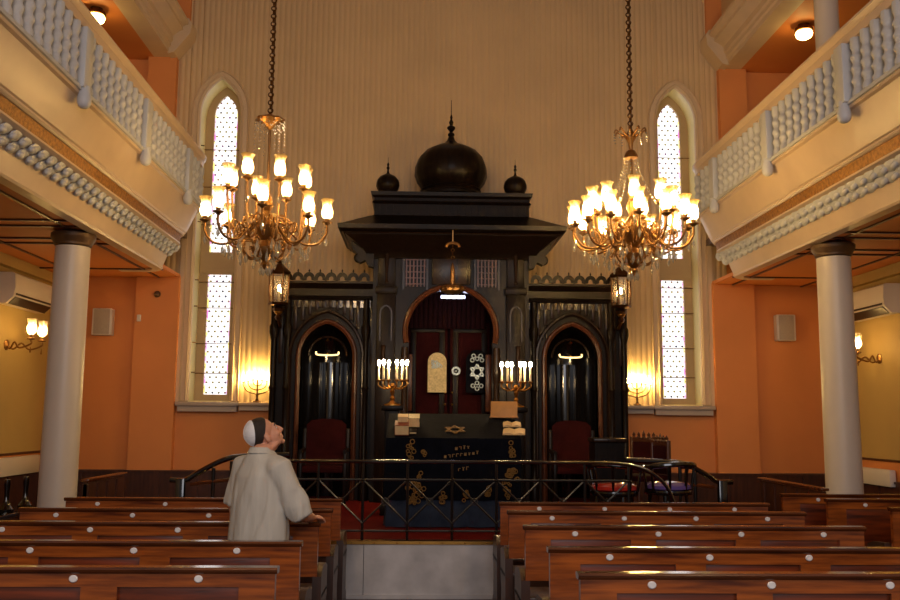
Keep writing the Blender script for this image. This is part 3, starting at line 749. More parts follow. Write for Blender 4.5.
def onion(c, r, h, name, lob):
    m = MB(); m.lathe(c, [(r*.90, 0), (r*.90, h*.04), (r*.82, h*.06), (r*.80, h*.10), (r*.84, h*.13), (r*.80, h*.16), (r*.92, h*.26), (r*1.0, h*.40), (r*.985, h*.55), (r*.90, h*.70), (r*.70, h*.84), (r*.42, h*.93), (r*.2, h*.985), (r*.11, h*1.05), (r*.07, h*1.12)], 48, lob, .012)
    d = m.build(name, 'ark', ark)
    return d
d = onion((0, 12.88, 4.84), .53, .84, 'dome', 16)
MB().lathe((0, 12.88, 5.72), [(.05, 0), (.025, .05), (.05, .08), (.05, .10), (.02, .13), (.06, .18), (.06, .205), (.02, .23), (.035, .28), (.015, .32), (.02, .36), (.006, .40), (.004, .62)], 12).build('finial', 'ark', d)
for s in (-1, 1):
    d = onion((s*.91, 12.52, 4.80), .165, .30, 'small_dome', 12)
    MB().lathe((s*.91, 12.52, 5.10), [(.02, 0), (.012, .06), (.025, .085), (.012, .11), (.018, .14), (.003, .17), (.002, .24)], 10).build('finial', 'ark', d)
# lanterns on the corners
for s in (-1, 1):
    p = at(279, 290, 12.45) if s < 0 else at(621, 293, 12.45); x, y, z = p.x, 12.45, p.z
    t = thing('lantern', 'six-sided brass lantern on the %s corner of the dark ark' % ('left' if s < 0 else 'right'), 'lantern', (x, y, z-.35), 'lanterns on the ark corners')
    MB().lathe((x, y, z), [(.03, -.42), (.05, -.38), (.02, -.33), (.07, -.30), (.085, -.26), (.05, -.23), (.13, -.21), (.145, -.18), (.12, -.17)], 6).build('base', 'bronze', t)
    MB().ball((x, y, z-.295), (.06, .06, .055), 2).build('gilt_ball', 'brass', t)
    MB().lathe((x, y, z), [(.14, .21), (.16, .235), (.15, .26), (.08, .32), (.05, .36), (.03, .37), (.045, .40), (.0, .44)], 6).build('roof', 'bronze', t)
    for k in range(6):
        a = PI/3*k; MB().tube([(x+.125*math.cos(a), y+.125*math.sin(a), z-.18), (x+.14*math.cos(a), y+.14*math.sin(a), z+.22)], .011, 6).build('bar', 'bronze', t)
    MB().rings([[(x+.118*math.cos(PI/3*k), y+.118*math.sin(PI/3*k), z-.175) for k in range(6)], [(x+.13*math.cos(PI/3*k), y+.13*math.sin(PI/3*k), z+.215) for k in range(6)]], cap=False).build('glazing', 'lampglass', t)
    MB().lathe((x, y, z), [(.018, -.18), (.018, -.02)], 10).build('candle', 'candle', t)
    MB().ball((x, y, z+.03), (.02, .02, .05), 2).build('bulb', 'lantern', t)
    xx = s*2.46
    MB().tube(smooth_path([(x, y, z-.40), (x+.02*-s, y+.12, z-.5), (xx-.04*s, FW-.02, z-.42), (xx-.02*s, FW+.02, z-.3)], 5), .022, 8).build('bracket', 'bronze', t)
# hanging eternal light
p = at(453, 244, 11.9); x = p.x; zt = 4.14; pd = at(453, 288, 11.9).z
t = thing('hanging_lamp', 'small gilt filigree lamp hanging from the ark cornice over the round arch', 'lamp', (x, 11.97, zt))
y = 11.98
MB().tube(smooth_path([(x-.09, y, p.z-.03), (x-.07, y, p.z+.01), (x, y, p.z+.03), (x+.07, y, p.z+.01), (x+.09, y, p.z-.03)], 5), .022, 8).tube([(x, y, p.z+.02), (x, y, zt+.04)], .012, 6).build('hook', 'gold', t)
m = MB()
for k in range(4): m.torus((x, y, p.z-.02-.05*k), .022, .007, 'Y' if k % 2 else 'X', 10, 5)
m.build('chain', 'bronze', t)
MB().lathe((x, y, pd), [(.022, .02), (.03, .05), (.03, .26), (.022, .30), (.012, .34), (.0, .36)], 12).build('tube', 'gold', t)
m = MB()
m.lathe((x, y, pd), [(.02, .06), (.10, .05), (.15, .03), (.165, .0), (.15, -.035), (.10, -.06), (.04, -.075), (.0, -.08)], 24, 12, .05)
for k in range(12):
    a = PI/6*k; m.torus((x+.15*math.cos(a), y+.15*math.sin(a), pd-.005), .026, .008, 'Z', 10, 5)
m.build('filigree_dish', 'gold', t)
MB().ball((x, y, pd+.05), .02, 2).build('bulb', 'lantern', t)

# ------------------------------------------------------------------ reading desk in front of the ark
YF, YB, ZF, ZB, XA, XB = 9.6, 10.35, 1.44, 1.70, -.77, .65
t = thing('reading_desk', 'navy velvet covered reading desk with gold embroidery behind the railing', 'desk', (-.06, 9.9, PZ))
MB().box(XA+.10, XB-.10, YF+.10, YB-.05, PZ, ZF-.05).build('body', 'blue', t)
m = MB()
m.hexa([(XA, YF, ZF-.03), (XB, YF, ZF-.03), (XB, YB, ZB-.03), (XA, YB, ZB-.03)], [(XA, YF, ZF), (XB, YF, ZF), (XB, YB, ZB), (XA, YB, ZB)])
m.build('slanted_top', 'navy', t)
m = MB(); n = 60; rr = [[], [], []]                 # hanging cloth with soft folds
def skirt(z, amp, grow):
    out = []
    loop = [(XA, YB), (XA, YF), (XB, YF), (XB, YB)]
    for (ax_, ay_), (bx_, by_) in zip(loop, loop[1:]):
        k = 24
        for i in range(k):
            f = i/k; X = ax_+(bx_-ax_)*f; Y = ay_+(by_-ay_)*f; w = amp*math.sin(f*2*PI*4.5+X*3)
            nx, ny = (by_-ay_), -(bx_-ax_); l = math.hypot(nx, ny); nx, ny = -nx/l*-1, -ny/l*-1
            cx_, cy_ = (XA+XB)/2, (YF+YB)/2
            dx, dy = X-cx_, Y-cy_; g = 1+grow
            out.append((cx_+dx*g+(-w if abs(by_-ay_) > 1e-6 else 0), cy_+dy*g+(-w if abs(bx_-ax_) > 1e-6 else 0), z+((ZB-ZF)*(Y-YF)/(YB-YF) if z > 1.3 else 0)))
    return out
m.rings([skirt(ZF+.002, 0, .004), skirt(1.2, .012, .015), skirt(.80, .022, .03)], close=False)
m.build('cover_cloth', 'navy', t)
m = MB(); m.rings([[(x, y, z) for x, y, z in skirt(.82, .012, -.02)], [(x, y, z) for x, y, z in skirt(PZ+.01, .03, -.0)]], close=False); m.build('under_skirt', 'blue', t)
def onfront(px, py): p = at(px, py, YF-.02); return p
m = MB()
def urn(c, w, h, n=26):
    for k in range(n):
        v = random.uniform(-1, 1); q = w*(1-.55*abs(v))*(.6+.4*math.sin(v*5)**2)
        x = c.x+random.uniform(-q, q); z = c.z+v*h
        m.torus((x, YF-.045, z), random.uniform(.012, .024), .0055, 'Y', 8, 4)
urn(onfront(415, 492), .11, .12, 34); urn(onfront(510, 484), .11, .15, 34); urn(onfront(443, 498), .04, .06, 8); urn(onfront(465, 496), .04, .06, 8); urn(onfront(487, 490), .04, .06, 8); urn(onfront(411, 450), .05, .09, 10); urn(onfront(512, 448), .04, .09, 10); urn(onfront(423, 455), .03, .05, 6); urn(onfront(420, 475), .03, .03, 5)
for row, (xa_, xb_, py) in enumerate(((455, 468, 449), (444, 480, 457), (458, 470, 470))):   # worn embroidered lines of letters
    px_ = xa_
    while px_ < xb_:
        c = onfront(px_, py-.12*(px_-xa_)); h = random.uniform(.018, .028)
        m.box(c.x, c.x+.026, YF-.05, YF-.035, c.z+h-.007, c.z+h); m.box(c.x+random.choice((0, .018)), c.x+random.choice((.007, .025)), YF-.05, YF-.035, c.z-.01, c.z+h)
        px_ += 4
m.build('gold_embroidery', 'thread', t)
def desk_z(y): return ZF+(ZB-ZF)*(y-YF)/(YB-YF)
m = MB(); cy = 9.84; cxs = at(455, 428, cy).x
for f in (0, 1):
    P = [(cxs+.115*math.sin(2*PI*k/3+PI*f), cy+.115*math.cos(2*PI*k/3+PI*f)) for k in range(4)]
    for a, b in zip(P, P[1:]): m.tube([(a[0], a[1], desk_z(a[1])+.006), (b[0], b[1], desk_z(b[1])+.006)], .014, 6, flat=.5)
m.build('star_embroidery', 'thread', t)
# books on the desk
tilt = math.atan2(ZB-ZF, YB-YF)
def book(px, y, w, l, th, cover, label, rz=0., up=0., open_=False, lift=0.):
    x = at(px, 425, y).x
    b = thing('book', label, 'book', (x, y, desk_z(y)+.012+lift), 'books on the reading desk', rz)
    b.rotation_euler = (tilt+up, 0, rz)
    if open_:
        for s in (-1, 1):
            m = MB(); m.prism([(0, .004), (s*w*.25, .022), (s*w*.5, .010), (s*w*.5, .0), (0, 0)], 'Y', -l/2, l/2); m.build('page_block', 'paper', b, world=False)
        MB().box(-w/2-.004, w/2+.004, -l/2-.004, l/2+.004, -.003, .001).build('cover', cover, b, world=False)
    else:
        MB().box(-w/2+.004, w/2-.004, -l/2+.004, l/2-.004, .006, th-.006).build('page_block', 'paper', b, world=False)
        m = MB().box(-w/2, w/2, -l/2, l/2, 0, .006).box(-w/2, w/2, -l/2, l/2, th-.006, th).box(-w/2, -w/2+.005, -l/2, l/2, 0, th)
        m.build('cover', cover, b, world=False)
    return b
book(402, 9.72, .15, .16, .11, 'bookred', 'thick reddish book at the front left of the navy desk')
book(403, 9.74, .11, .10, .06, 'paper', 'pale book lying on the thick reddish book', lift=.12)
book(414, 9.96, .12, .15, .10, 'ivory', 'pale thick book behind the reddish one on the navy desk')
book(413, 9.72, .08, .1, .03, 'ark', 'small dark book beside the reddish book on the navy desk')
book(514, 9.76, .23, .16, .02, 'paper', 'open cream book at the front right of the navy desk', rz=-.15, open_=True)
book(512, 9.98, .19, .13, .02, 'paper', 'open cream book behind the front one on the navy desk', rz=-.08, open_=True)
xs = at(504, 414, 10.18).x
b = thing('book_board', 'plain tan board propped upright at the right back of the navy desk', 'board', (xs, 10.18, desk_z(10.18)+.016)); b.rotation_euler = (math.radians(-12), 0, math.radians(-8))
MB().box(-.15, .15, -.008, .008, 0, .19, .004).build('panel', 'tan', b, world=False); MB().box(-.16, .16, -.025, .03, 0, .012).build('ledge', 'tan', b, world=False)
# candelabra on pedestals
for s in (-1, 1):
    p = at(393, 361, 10.9) if s < 0 else at(516, 363, 10.9); x = p.x; y = 10.9; zf = p.z
    t = thing('pedestal', 'dark wooden pedestal under the %s candelabrum beside the navy desk' % ('left' if s < 0 else 'right'), 'pedestal', (x, y, PZ), 'candelabrum pedestals')
    zt = zf-.535
    MB().box(x-.13, x+.13, y-.13, y+.13, PZ, PZ+.12, .01).box(x-.09, x+.09, y-.09, y+.09, PZ+.12, zt-.06, .01).box(x-.13, x+.13, y-.13, y+.13, zt-.06, zt, .01).build('shaft', 'ark', t)
    t = thing('candelabrum', 'gilt six-light candelabrum %s of the round ark arch' % ('left' if s < 0 else 'right'), 'candelabrum', (x, y, zt), 'candelabra beside the desk')
    MB().lathe((x, y, zt), [(.10, 0), (.10, .015), (.05, .035), (.02, .06), (.03, .09), (.015, .12), (.03, .17), (.015, .2), (.035, .235), (.02, .27)], 16).build('stem', 'brass', t)
    for k, dx in enumerate((-.17, -.11, -.05, .05, .11, .17)):
        yy = y+(-.05 if k % 2 else .04)
        a = MB().tube(smooth_path([(x, y, zt+.24), (x+dx*.5, (y+yy)/2, zt+.20), (x+dx, yy, zt+.24), (x+dx, yy, zt+.29)], 5), .009, 8).lathe((x+dx, yy, zt+.285), [(.01, 0), (.028, .015), (.03, .025), (.012, .03)], 10).build('arm', 'brass', t)
        MB().lathe((x+dx, yy, zt+.31), [(.0125, 0), (.0125, .17)], 10).build('candle', 'candle', a)
        MB().ball((x+dx, yy, zt+.515), (.02, .02, .036), 2).build('bulb', 'flame', a)

# ------------------------------------------------------------------ chairs on the platform
for s in (-1, 1):
    x, y = s*1.70, 12.42
    t = thing('throne_chair', 'dark red upholstered high-backed chair in the %s niche of the ark' % ('left' if s < 0 else 'right'), 'chair', (x, y, PZ), 'chairs in the ark niches')
    m = MB(); m.prism([(x+a, z) for a, z in ((-.27, PZ+.45), (-.27, 1.55), (-.2, 1.61), (-.07, 1.63), (.07, 1.63), (.2, 1.61), (.27, 1.55), (.27, PZ+.45))], 'Y', y+.17, y+.23); m.build('backrest', 'redcloth', t)
    MB().box(x-.29, x+.29, y-.25, y+.22, PZ+.40, PZ+.50, .03).build('seat', 'redcloth', t)
    for q in (-1, 1):
        MB().box(x+q*.27, x+q*.32, y+.15, y+.24, PZ, 1.5, .01).build('leg', 'ark', t)
        MB().box(x+q*.27, x+q*.32, y-.26, y-.20, PZ, PZ+.66, .01).build('leg', 'ark', t)
        MB().tube(smooth_path([(x+q*.295, y+.18, PZ+.70), (x+q*.295, y, PZ+.69), (x+q*.295, y-.26, PZ+.68)], 4), .03, 8).build('arm', 'ark', t)
p = at(607, 438, 11.0)
t = thing('lectern', 'plain black wooden stand beside the right wing of the ark', 'stand', (p.x, 11.0, PZ))
MB().box(p.x-.18, p.x+.18, 10.85, 11.2, PZ, p.z-.03).build('body', 'ark', t); MB().box(p.x-.20, p.x+.20, 10.8, 11.22, p.z-.05, p.z, .01).build('top', 'arkmid', t)
def carved_chair(px, py, Y, rz, label):
    p = at(px, py, Y)
    t = thing('carved_chair', label, 'chair', (p.x, Y, PZ), 'carved high-backed chairs', rz)
    h = p.z-PZ
    m = MB()
    for k in range(5):
        xx = -.18+k*.09; m.lathe((xx, .20, h-.06), [(.025, -.02), (.03, .0), (.018, .02), (.024, .04), (0, .075 if k != 2 else .1)], 8)
    m.box(-.23, .23, .185, .215, h-.12, h-.06, .006); m.build('crest', 'wains', t, world=False)
    MB().box(-.19, .19, .19, .215, .48, h-.12).build('backrest', 'redcloth', t, world=False)
    MB().box(-.24, .24, -.22, .22, .40, .47, .02).build('seat', 'redcloth', t, world=False)
    for a in (-.22, .22):
        MB().box(a-.022, a+.022, .18, .225, 0, h-.05, .006).build('leg', 'wains', t, world=False)
        MB().lathe((a, -.19, 0), [(.02, 0), (.028, .05), (.02, .1), (.03, .2), (.02, .3), (.028, .4)], 10).build('leg', 'wains', t, world=False)
carved_chair(633, 433, 12.0, math.radians(-58), 'carved high-backed chair by the steps, closer to the ark')
carved_chair(645, 436, 11.1, math.radians(-80), 'carved high-backed chair by the steps, farther from the ark')
def lacquer_chair(px, py, Y, rz, seat, label):
    p = at(px, py, Y)
    t = thing('armchair', label, 'chair', (p.x, Y, PZ), 'glossy black armchairs', rz)
    h = p.z-PZ
    MB().lathe((0, 0, h-.07), [(.0, 0), (.2, .0), (.23, .02), (.23, .05), (.2, .075), (.08, .09), (0, .092)], 24).build('seat', seat, t, world=False)
    MB().lathe((0, 0, h-.11), [(.0, 0), (.235, 0), (.24, .02), (.235, .045), (0, .045)], 24).build('seat_frame', 'lacquer', t, world=False)
    P = [(.27*math.cos(a), .25*math.sin(a), h+.16+.04*max(0, math.sin(a))) for a in [math.radians(-25+230*i/16) for i in range(17)]]
    MB().tube(P, .028, 10).build('arm_rail', 'lacquer', t, world=False)
    for k in range(6):
        q = P[1+k*14//5]; MB().tube([(q[0]*.86, q[1]*.86, h-.07), q], .014, 8).build('spindle', 'lacquer', t, world=False)
    for a in range(4):
        b = PI/4+PI/2*a; MB().tube([(.18*math.cos(b), .18*math.sin(b), h-.1), (.23*math.cos(b), .23*math.sin(b), 0)], [.022, .016], 8).build('leg', 'lacquer', t, world=False)
lacquer_chair(614, 484, 9.15, math.radians(150), 'redvinyl', 'glossy black armchair with a red seat behind the railing end')
lacquer_chair(668, 483, 9.25, math.radians(-160), 'violet', 'glossy black armchair with a violet shining seat by the railing end')

# ------------------------------------------------------------------ menorahs on the ledges
for s in (-1, 1):
    p = at(257, 403, WY-.08) if s < 0 else at(637, 406, WY-.08); x, y = p.x, WY-.095; z0 = 1.86
    t = thing('menorah', 'lit seven-branched menorah on the ledge beside the %s window' % ('left' if s < 0 else 'right'), 'menorah', (x, y, z0), 'menorahs on the wall ledge')
    MB().lathe((x, y, z0), [(.06, 0), (.06, .012), (.025, .03), (.012, .06), (.02, .1), (.012, .13), (.012, .34)], 12).build('stem', 'bronze', t)
    top = z0+.34
    for k in (1, 2, 3):
        for q in (-1, 1):
            r = .068*k
            a = MB().tube(smooth_path([(x, y, top-.04-.062*k), (x+q*r*.7, y, top-.03-.05*k), (x+q*r, y, top-.02-.025*k), (x+q*r, y, top-.015*k)], 5), .008, 8).lathe((x+q*r, y, top-.015*k), [(.008, -.01), (.018, .0), (.016, .02)], 8).build('branch', 'bronze', t)
            MB().ball((x+q*r, y-.001, top+.055-.015*k), (.014, .014, .035), 2).build('bulb', 'menora', a)
    MB().ball((x, y, top+.04), (.014, .014, .035), 2).build('bulb', 'menora', t)

# ------------------------------------------------------------------ wall fittings
for s in (-1, 1):
    nm = 'left' if s < 0 else 'right'
    p = at(103, 322, WY-.08) if s < 0 else at(785, 328, WY-.08)
    t = thing('wall_speaker', 'small pale box speaker on the orange wall %s of the ark' % nm, 'speaker', (p.x, WY-.1, p.z), 'wall speakers')
    MB().box(p.x-.145, p.x+.145, WY-.14, WY-.0, p.z-.2, p.z+.2, .015).build('cabinet', 'plaster', t); MB().box(p.x-.115, p.x+.115, WY-.147, WY-.138, p.z-.185, p.z+.185, .004).build('grille', 'speaker', t)
    # air conditioner
    xw = s*HX; y0, y1 = (11.6, 12.8) if s < 0 else (11.45, 12.6); z0, z1 = (3.07, 3.47) if s < 0 else (3.06, 3.45)
    t = thing('air_conditioner', 'white wall air conditioner with dark vent on the %s side wall' % nm, 'air conditioner', (xw-s*.1, (y0+y1)/2, z0), 'air conditioners')
    m = MB(); m.prism([(xw, z0), (xw-s*.13, z0), (xw-s*.22, z0+.09), (xw-s*.235, z0+.2), (xw-s*.22, z1-.02), (xw-s*.19, z1), (xw, z1)], 'Y', y0, y1); m.build('casing', 'plaster', t)
    a, b = Vector((xw-s*.135, 0, z0+.0)), Vector((xw-s*.222, 0, z0+.088))
    m = MB(); o_ = Vector((-s*.006, 0, -.006)); m.hexa([(a.x+o_.x, y0+.05, a.z+o_.z), (b.x+o_.x, y0+.05, b.z+o_.z), (b.x+o_.x, y1-.03, b.z+o_.z), (a.x+o_.x, y1-.03, a.z+o_.z)], [(a.x, y0+.05, a.z), (b.x, y0+.05, b.z), (b.x, y1-.03, b.z), (a.x, y1-.03, a.z)])
    m.build('vent', 'black', t)
    m = MB().box(b.x-s*.012, b.x-s*.004, y0+.05, y1-.03, b.z+.02, b.z+.045); m.build('louvre', 'black', t)
    # heater panel
    t = tag(MB().box(xw-s*.12, xw-s*.035, 11.0 if s < 0 else 11.75, 13.0, .86 if s < 0 else .80, 1.10 if s < 0 else 1.02, .012).build('heater', 'plaster'), 'white panel heater low on the %s side wall' % nm, 'heater', 'panel heaters')
    # sconce
    p = Vector((0, 11.98, 2.56)) if s < 0 else Vector((0, 12.08, 2.50)); y, z = p.y, p.z
    t = thing('wall_sconce', 'gilt scrolled sconce with glass shades on the %s side wall' % nm, 'sconce', (xw, y, z), 'wall sconces')
    MB().lathe((0, 0, 0), [(.07, 0), (.07, .01), (.03, .03), (0, .035)], 14).build('backplate', 'gold', t, world=False).rotation_euler = (0, -s*PI/2, 0)
    for k, (dy, L) in enumerate(((-.20, .40), (.14, .40))):
        a = MB().tube(smooth_path([(0, 0, 0), (-s*.08, dy*.3, -.05), (-s*.16, dy*.6, .03), (-s*.25, dy*.9, -.05), (-s*L, dy, .0), (-s*L, dy, .05)], 5), .012, 8).lathe((-s*L, dy, .05), [(.01, 0), (.05, .01), (.055, .02), (.02, .04), (.025, .08)], 12).lathe((-s*L, dy, -.04), [(.0, -.08), (.012, -.06), (.004, 0)], 6).build('arm', 'gold', t, world=False)
        MB().lathe((-s*L, dy, .12), [(.03, 0), (.055, .04), (.06, .09), (.048, .14), (.06, .19), (.068, .21)], 18, 6, .04).build('shade', 'shade', a, world=False)
        MB().ball((-s*L, dy, .19), (.02, .02, .045), 2).build('bulb', 'bulbdim', a, world=False)
p = at(157, 294, WY-.15)
tag(MB().lathe((0, 0, 0), [(.05, 0), (.05, .02), (.03, .05), (0, .055)], 14).build('wall_rosette', 'capital'), 'small round dark fitting high on the orange pilaster', 'fitting')
o = bpy.data.objects['wall_rosette']; o.location = (p.x, WY-.13, p.z); o.rotation_euler = (PI/2, 0, 0)
p = at(139, 318, WY-.14)
tag(MB().box(p.x-.03, p.x+.03, WY-.155, WY-.13, p.z-.05, p.z+.05, .008).build('wall_sensor', 'plaster'), 'tiny pale sensor on the edge of the orange pilaster', 'sensor')

# ------------------------------------------------------------------ chandeliers
def chandelier(cx, cy, label, tiers, ztop, zbody, bulb, style, zchain=10.6):
    t = thing('chandelier', label, 'chandelier', (cx, cy, zbody), 'crystal chandeliers')
    Z = lambda z: z-zbody
    m = MB(); z = ztop+.05; k = 0
    while z < zchain-.06: m.torus((0, 0, Z(z)), .026, .0085, 'Y' if k % 2 else 'X', 10, 5, stretch=1.0); z += .045; k += 1
    m.tube([(.012, .01, Z(ztop)), (.02, .01, Z(ztop+2)), (.01, .0, Z(zchain))], .008, 6)
    m.build('chain', 'bronze', t, world=False)
    MB().lathe((0, 0, 0), [(.06, Z(zchain)), (.05, Z(zchain-.04)), (.02, Z(zchain-.08))], 12).build('ceiling_rose', 'bronze', t, world=False)
    if style == 'plate':
        MB().lathe((0, 0, Z(ztop)), [(.02, .06), (.05, .02), (.15, .0), (.155, -.02), (.08, -.06), (.03, -.1), (.02, -.12)], 24, 8, .05).build('crown', 'gold', t, world=False)
        MB().lathe((0, 0, 0), [(.014, Z(ztop-.1)), (.014, .42), (.03, .40), (.02, .36), (.05, .30), (.07, .22), (.04, .16), (.09, .08), (.12, .0), (.09, -.1), (.05, -.16), (.11, -.24), (.09, -.32), (.03, -.38), (.05, -.42), (.0, -.48)], 20).build('stem', 'gold', t, world=False)
        m = MB()
        for k in range(12):
            a = PI/6*k; b = a+PI/6
            for i in range(7):
                f = i/6; q = a+(b-a)*f; m.ball((.15*math.cos(q), .15*math.sin(q), Z(ztop)-.03-.09*math.sin(PI*f)), .009, 1)
        for k in range(6):
            a = PI/3*k
            for i in range(9): m.ball((.16*math.cos(a), .16*math.sin(a), Z(ztop)-.05-.04*i), .008, 1)
        m.build('bead_string', 'crystal', t, world=False)
    else:
        m = MB(); m.lathe((0, 0, Z(ztop)), [(.015, .04), (.05, -.03), (.06, -.07), (.03, -.12), (.02, -.2), (.05, -.22), (.07, -.26), (.08, -.30), (.02, -.31)], 18)
        for k in range(10):
            a = PI/5*k; m.tube(smooth_path([(.04*math.cos(a), .04*math.sin(a), Z(ztop)-.06), (.11*math.cos(a), .11*math.sin(a), Z(ztop)-.02), (.16*math.cos(a), .16*math.sin(a), Z(ztop)+.02), (.18*math.cos(a), .18*math.sin(a), Z(ztop)-.02)], 4), .009, 6)
        m.build('crown', 'gold', t, world=False)
        MB().lathe((0, 0, 0), [(.016, Z(ztop-.2)), (.016, .52), (.05, .44), (.03, .38), (.06, .28), (.03, .18), (.10, .08), (.14, -.02), (.09, -.12), (.05, -.18), (.12, -.25), (.10, -.34), (.04, -.40), (.05, -.43), (.0, -.5)], 20).build('stem', 'gold', t, world=False)
        m = MB()
        for k in range(10):
            a = PI/5*k
            for i in range(16):
                f = i/15; r = .07+.22*f**1.6; m.ball((r*math.cos(a), r*math.sin(a), Z(ztop)-.30-(Z(ztop)-.30-.28)*f), .009, 1)
        for k in range(10):
            a = PI/5*k
            for i in range(3): m.ball(((.18)*math.cos(a), .18*math.sin(a), Z(ztop)-.04-.03*i), .011, 1)
        m.build('bead_string', 'crystal', t, world=False)
    sc = None
    for k in range(9):
        ang = 2*PI*k/9+.2
        if sc is None:
            m = MB()
            m.tube(smooth_path([(.05, 0, -.30), (.16, 0, -.36), (.25, 0, -.27), (.23, 0, -.17), (.15, 0, -.17), (.14, 0, -.23), (.18, 0, -.25)], 5), .010, 6)
            m.tube(smooth_path([(.06, 0, .02), (.16, 0, .10), (.25, 0, .06), (.25, 0, -.03), (.18, 0, -.05), (.16, 0, .0)], 5), .010, 6)
            m.ball((.25, 0, -.22), (.03, .02, .035), 1); m.ball((.24, 0, .05), (.03, .02, .03), 1)
            sc = m.build('scroll', 'gold', t, world=False); o = sc
        else: o = sc.copy(); COL.objects.link(o); o.parent = t
        o.rotation_euler = (0, 0, ang)
    dm = MB(); dm.lathe((0, 0, 0), [(.0, 0), (.007, -.01), (.003, -.022), (.014, -.05), (.020, -.075), (.012, -.1), (.0, -.12)], 6); drop = None
    def put(x, y, z):
        nonlocal drop
        if drop is None: drop = dm.build('crystal_drop', 'crystal', t, world=False, smooth=0); o = drop
        else: o = drop.copy(); COL.objects.link(o); o.parent = t
        o.location = (x, y, z)
    for n, R, zs, ph, wig in tiers:
        zs = Z(zs); first = None
        for k in range(n):
            if first is None:
                m = MB(); zb = min(0, zs-.10)
                m.tube(smooth_path([(.05, 0, zb+.02), (R*.25, 0, zb+.05), (R*.42, 0, zb-.06), (R*.62, 0, zb-.17), (R*.86, 0, zb-.16), (R*.99, 0, zs-.15), (R*1.0, 0, zs-.05)], 6), .013, 8)
                m.tube(smooth_path([(R*.5, 0, zb-.12), (R*.58, 0, zb+.0), (R*.70, 0, zb+.03), (R*.74, 0, zb-.05), (R*.66, 0, zb-.07)], 5), .009, 6)
                m.lathe((R, 0, zs), [(.012, -.06), (.03, -.04), (.055, -.03), (.058, -.02), (.02, -.01), (.03, .02)], 12)
                first = m.build('arm', 'gold', t, world=False); a = first
                MB().lathe((R, 0, zs), [(.03, .01), (.052, .04), (.058, .085), (.05, .135), (.043, .165), (.055, .20), (.072, .225)], 20, 6, .05).build('shade', 'shade', a, world=False)
                MB().ball((R, 0, zs+.085), (.022, .022, .05), 2).build('bulb', bulb, a, world=False)
            else: a = relink(first, t)
            ang = ph+2*PI*k/n; a.rotation_euler = (0, 0, ang); a.location = (0, 0, wig*math.sin(3*ang))
            put(R*.99*math.cos(ang), R*.99*math.sin(ang), zs-.17+a.location.z); put(R*.7*math.cos(ang+.2), R*.7*math.sin(ang+.2), min(0, zs-.1)-.2)
    for k in range(10): put(.11*math.cos(PI/5*k), .11*math.sin(PI/5*k), -.26); 
    for k in range(6): put(.05*math.cos(PI/3*k), .05*math.sin(PI/3*k), -.42)
    for k in range(14): put(.26*math.cos(PI/7*k), .26*math.sin(PI/7*k), -.27-.05*(k % 2)); put(.42*math.cos(PI/7*k+.2), .42*math.sin(PI/7*k+.2), -.24)
    m = MB(); Rm = tiers[0][1]; zs = Z(tiers[0][2])
    n = tiers[0][0]
    for k in range(n):
        a, b = 2*PI*k/n+tiers[0][3], 2*PI*(k+1)/n+tiers[0][3]
        for i in range(11):
            f = i/10; q = Vector((Rm*.97*math.cos(a), Rm*.97*math.sin(a), 0)).lerp(Vector((Rm*.97*math.cos(b), Rm*.97*math.sin(b), 0)), f)
            m.ball((q.x, q.y, zs-.07-.12*math.sin(PI*f)), .0075, 1)
    m.build('bead_swag', 'crystal', t, world=False)
    return t
CY = 9.5
pl, pr = at(267, 210, CY), at(632, 212, CY)
chandelier(pl.x, CY, 'two-tiered gilt chandelier on the left, fewer dim tulip shades', [(8, .64, at(267, 219, CY).z, .1, .03), (8, .43, at(267, 187, CY).z, .45, .03)], at(269, 119, CY).z, at(267, 226, CY).z, 'bulbdim', 'plate')
chandelier(pr.x, CY, 'brighter gilt chandelier on the right with a crowded ring of shades', [(14, .64, at(632, 224, CY).z, .1, .012), (9, .43, at(632, 208, CY).z, .35, .02)], at(630, 132, CY).z, at(632, 232, CY).z, 'bulb', 'beads')

# ------------------------------------------------------------------ the visitor
def remesh(o, v, it=6, f=.5):
    r = o.modifiers.new('remesh', 'REMESH'); r.mode = 'VOXEL'; r.voxel_size = v; r.use_smooth_shade = True
    s = o.modifiers.new('smooth', 'SMOOTH'); s.factor = f; s.iterations = it
PX, PY = -1.455, 6.03
man = thing('person', 'man in pale grey shirt and white skullcap standing among the pews, looking up', 'person', (PX, PY, 0), rz=math.radians(-40))
HR = Matrix.Rotation(math.radians(-24), 3, 'Z') @ Matrix.Rotation(math.radians(33), 3, 'X')
HC = Vector((-.02, .02, 1.535))
def H(p): return HC+HR @ Vector(p)
def hball(m, c, r, sub=3): m.ball(H(c), r, sub, HR)
m = MB()
hball(m, (0, -.015, .03), (.074, .096, .088)); hball(m, (0, .038, -.03), (.060, .062, .085)); hball(m, (0, .04, -.082), (.050, .052, .036))
hball(m, (0, .083, -.108), (.022, .018, .016)); hball(m, (0, .082, .022), (.048, .018, .012))
for q in (-1, 1):
    hball(m, (q*.034, .066, -.035), (.024, .026, .026)); hball(m, (q*.076, -.008, -.022), (.010, .020, .032)); hball(m, (q*.040, .0, -.09), (.022, .05, .02))
m.tube([H((0, .094, .008)), H((0, .112, -.018)), H((0, .122, -.038)), H((0, .104, -.046))], [.008, .010, .012, .010], 10)
for q in (-1, 1): hball(m, (q*.031, .079, .009), (.017, .013, .009)); hball(m, (q*.031, .079, -.011), (.016, .012, .006))
for q in (-1, 1): hball(m, (q*.010, .102, -.042), (.008, .010, .007), 2)
hball(m, (0, .094, -.066), (.024, .012, .007)); hball(m, (0, .093, -.080), (.021, .012, .008))
m.tube([H((0, -.03, -.04)), H((0, -.01, -.09)), (0, -.005, 1.43), (0, -.015, 1.36)], [.056, .056, .060, .085], 16)
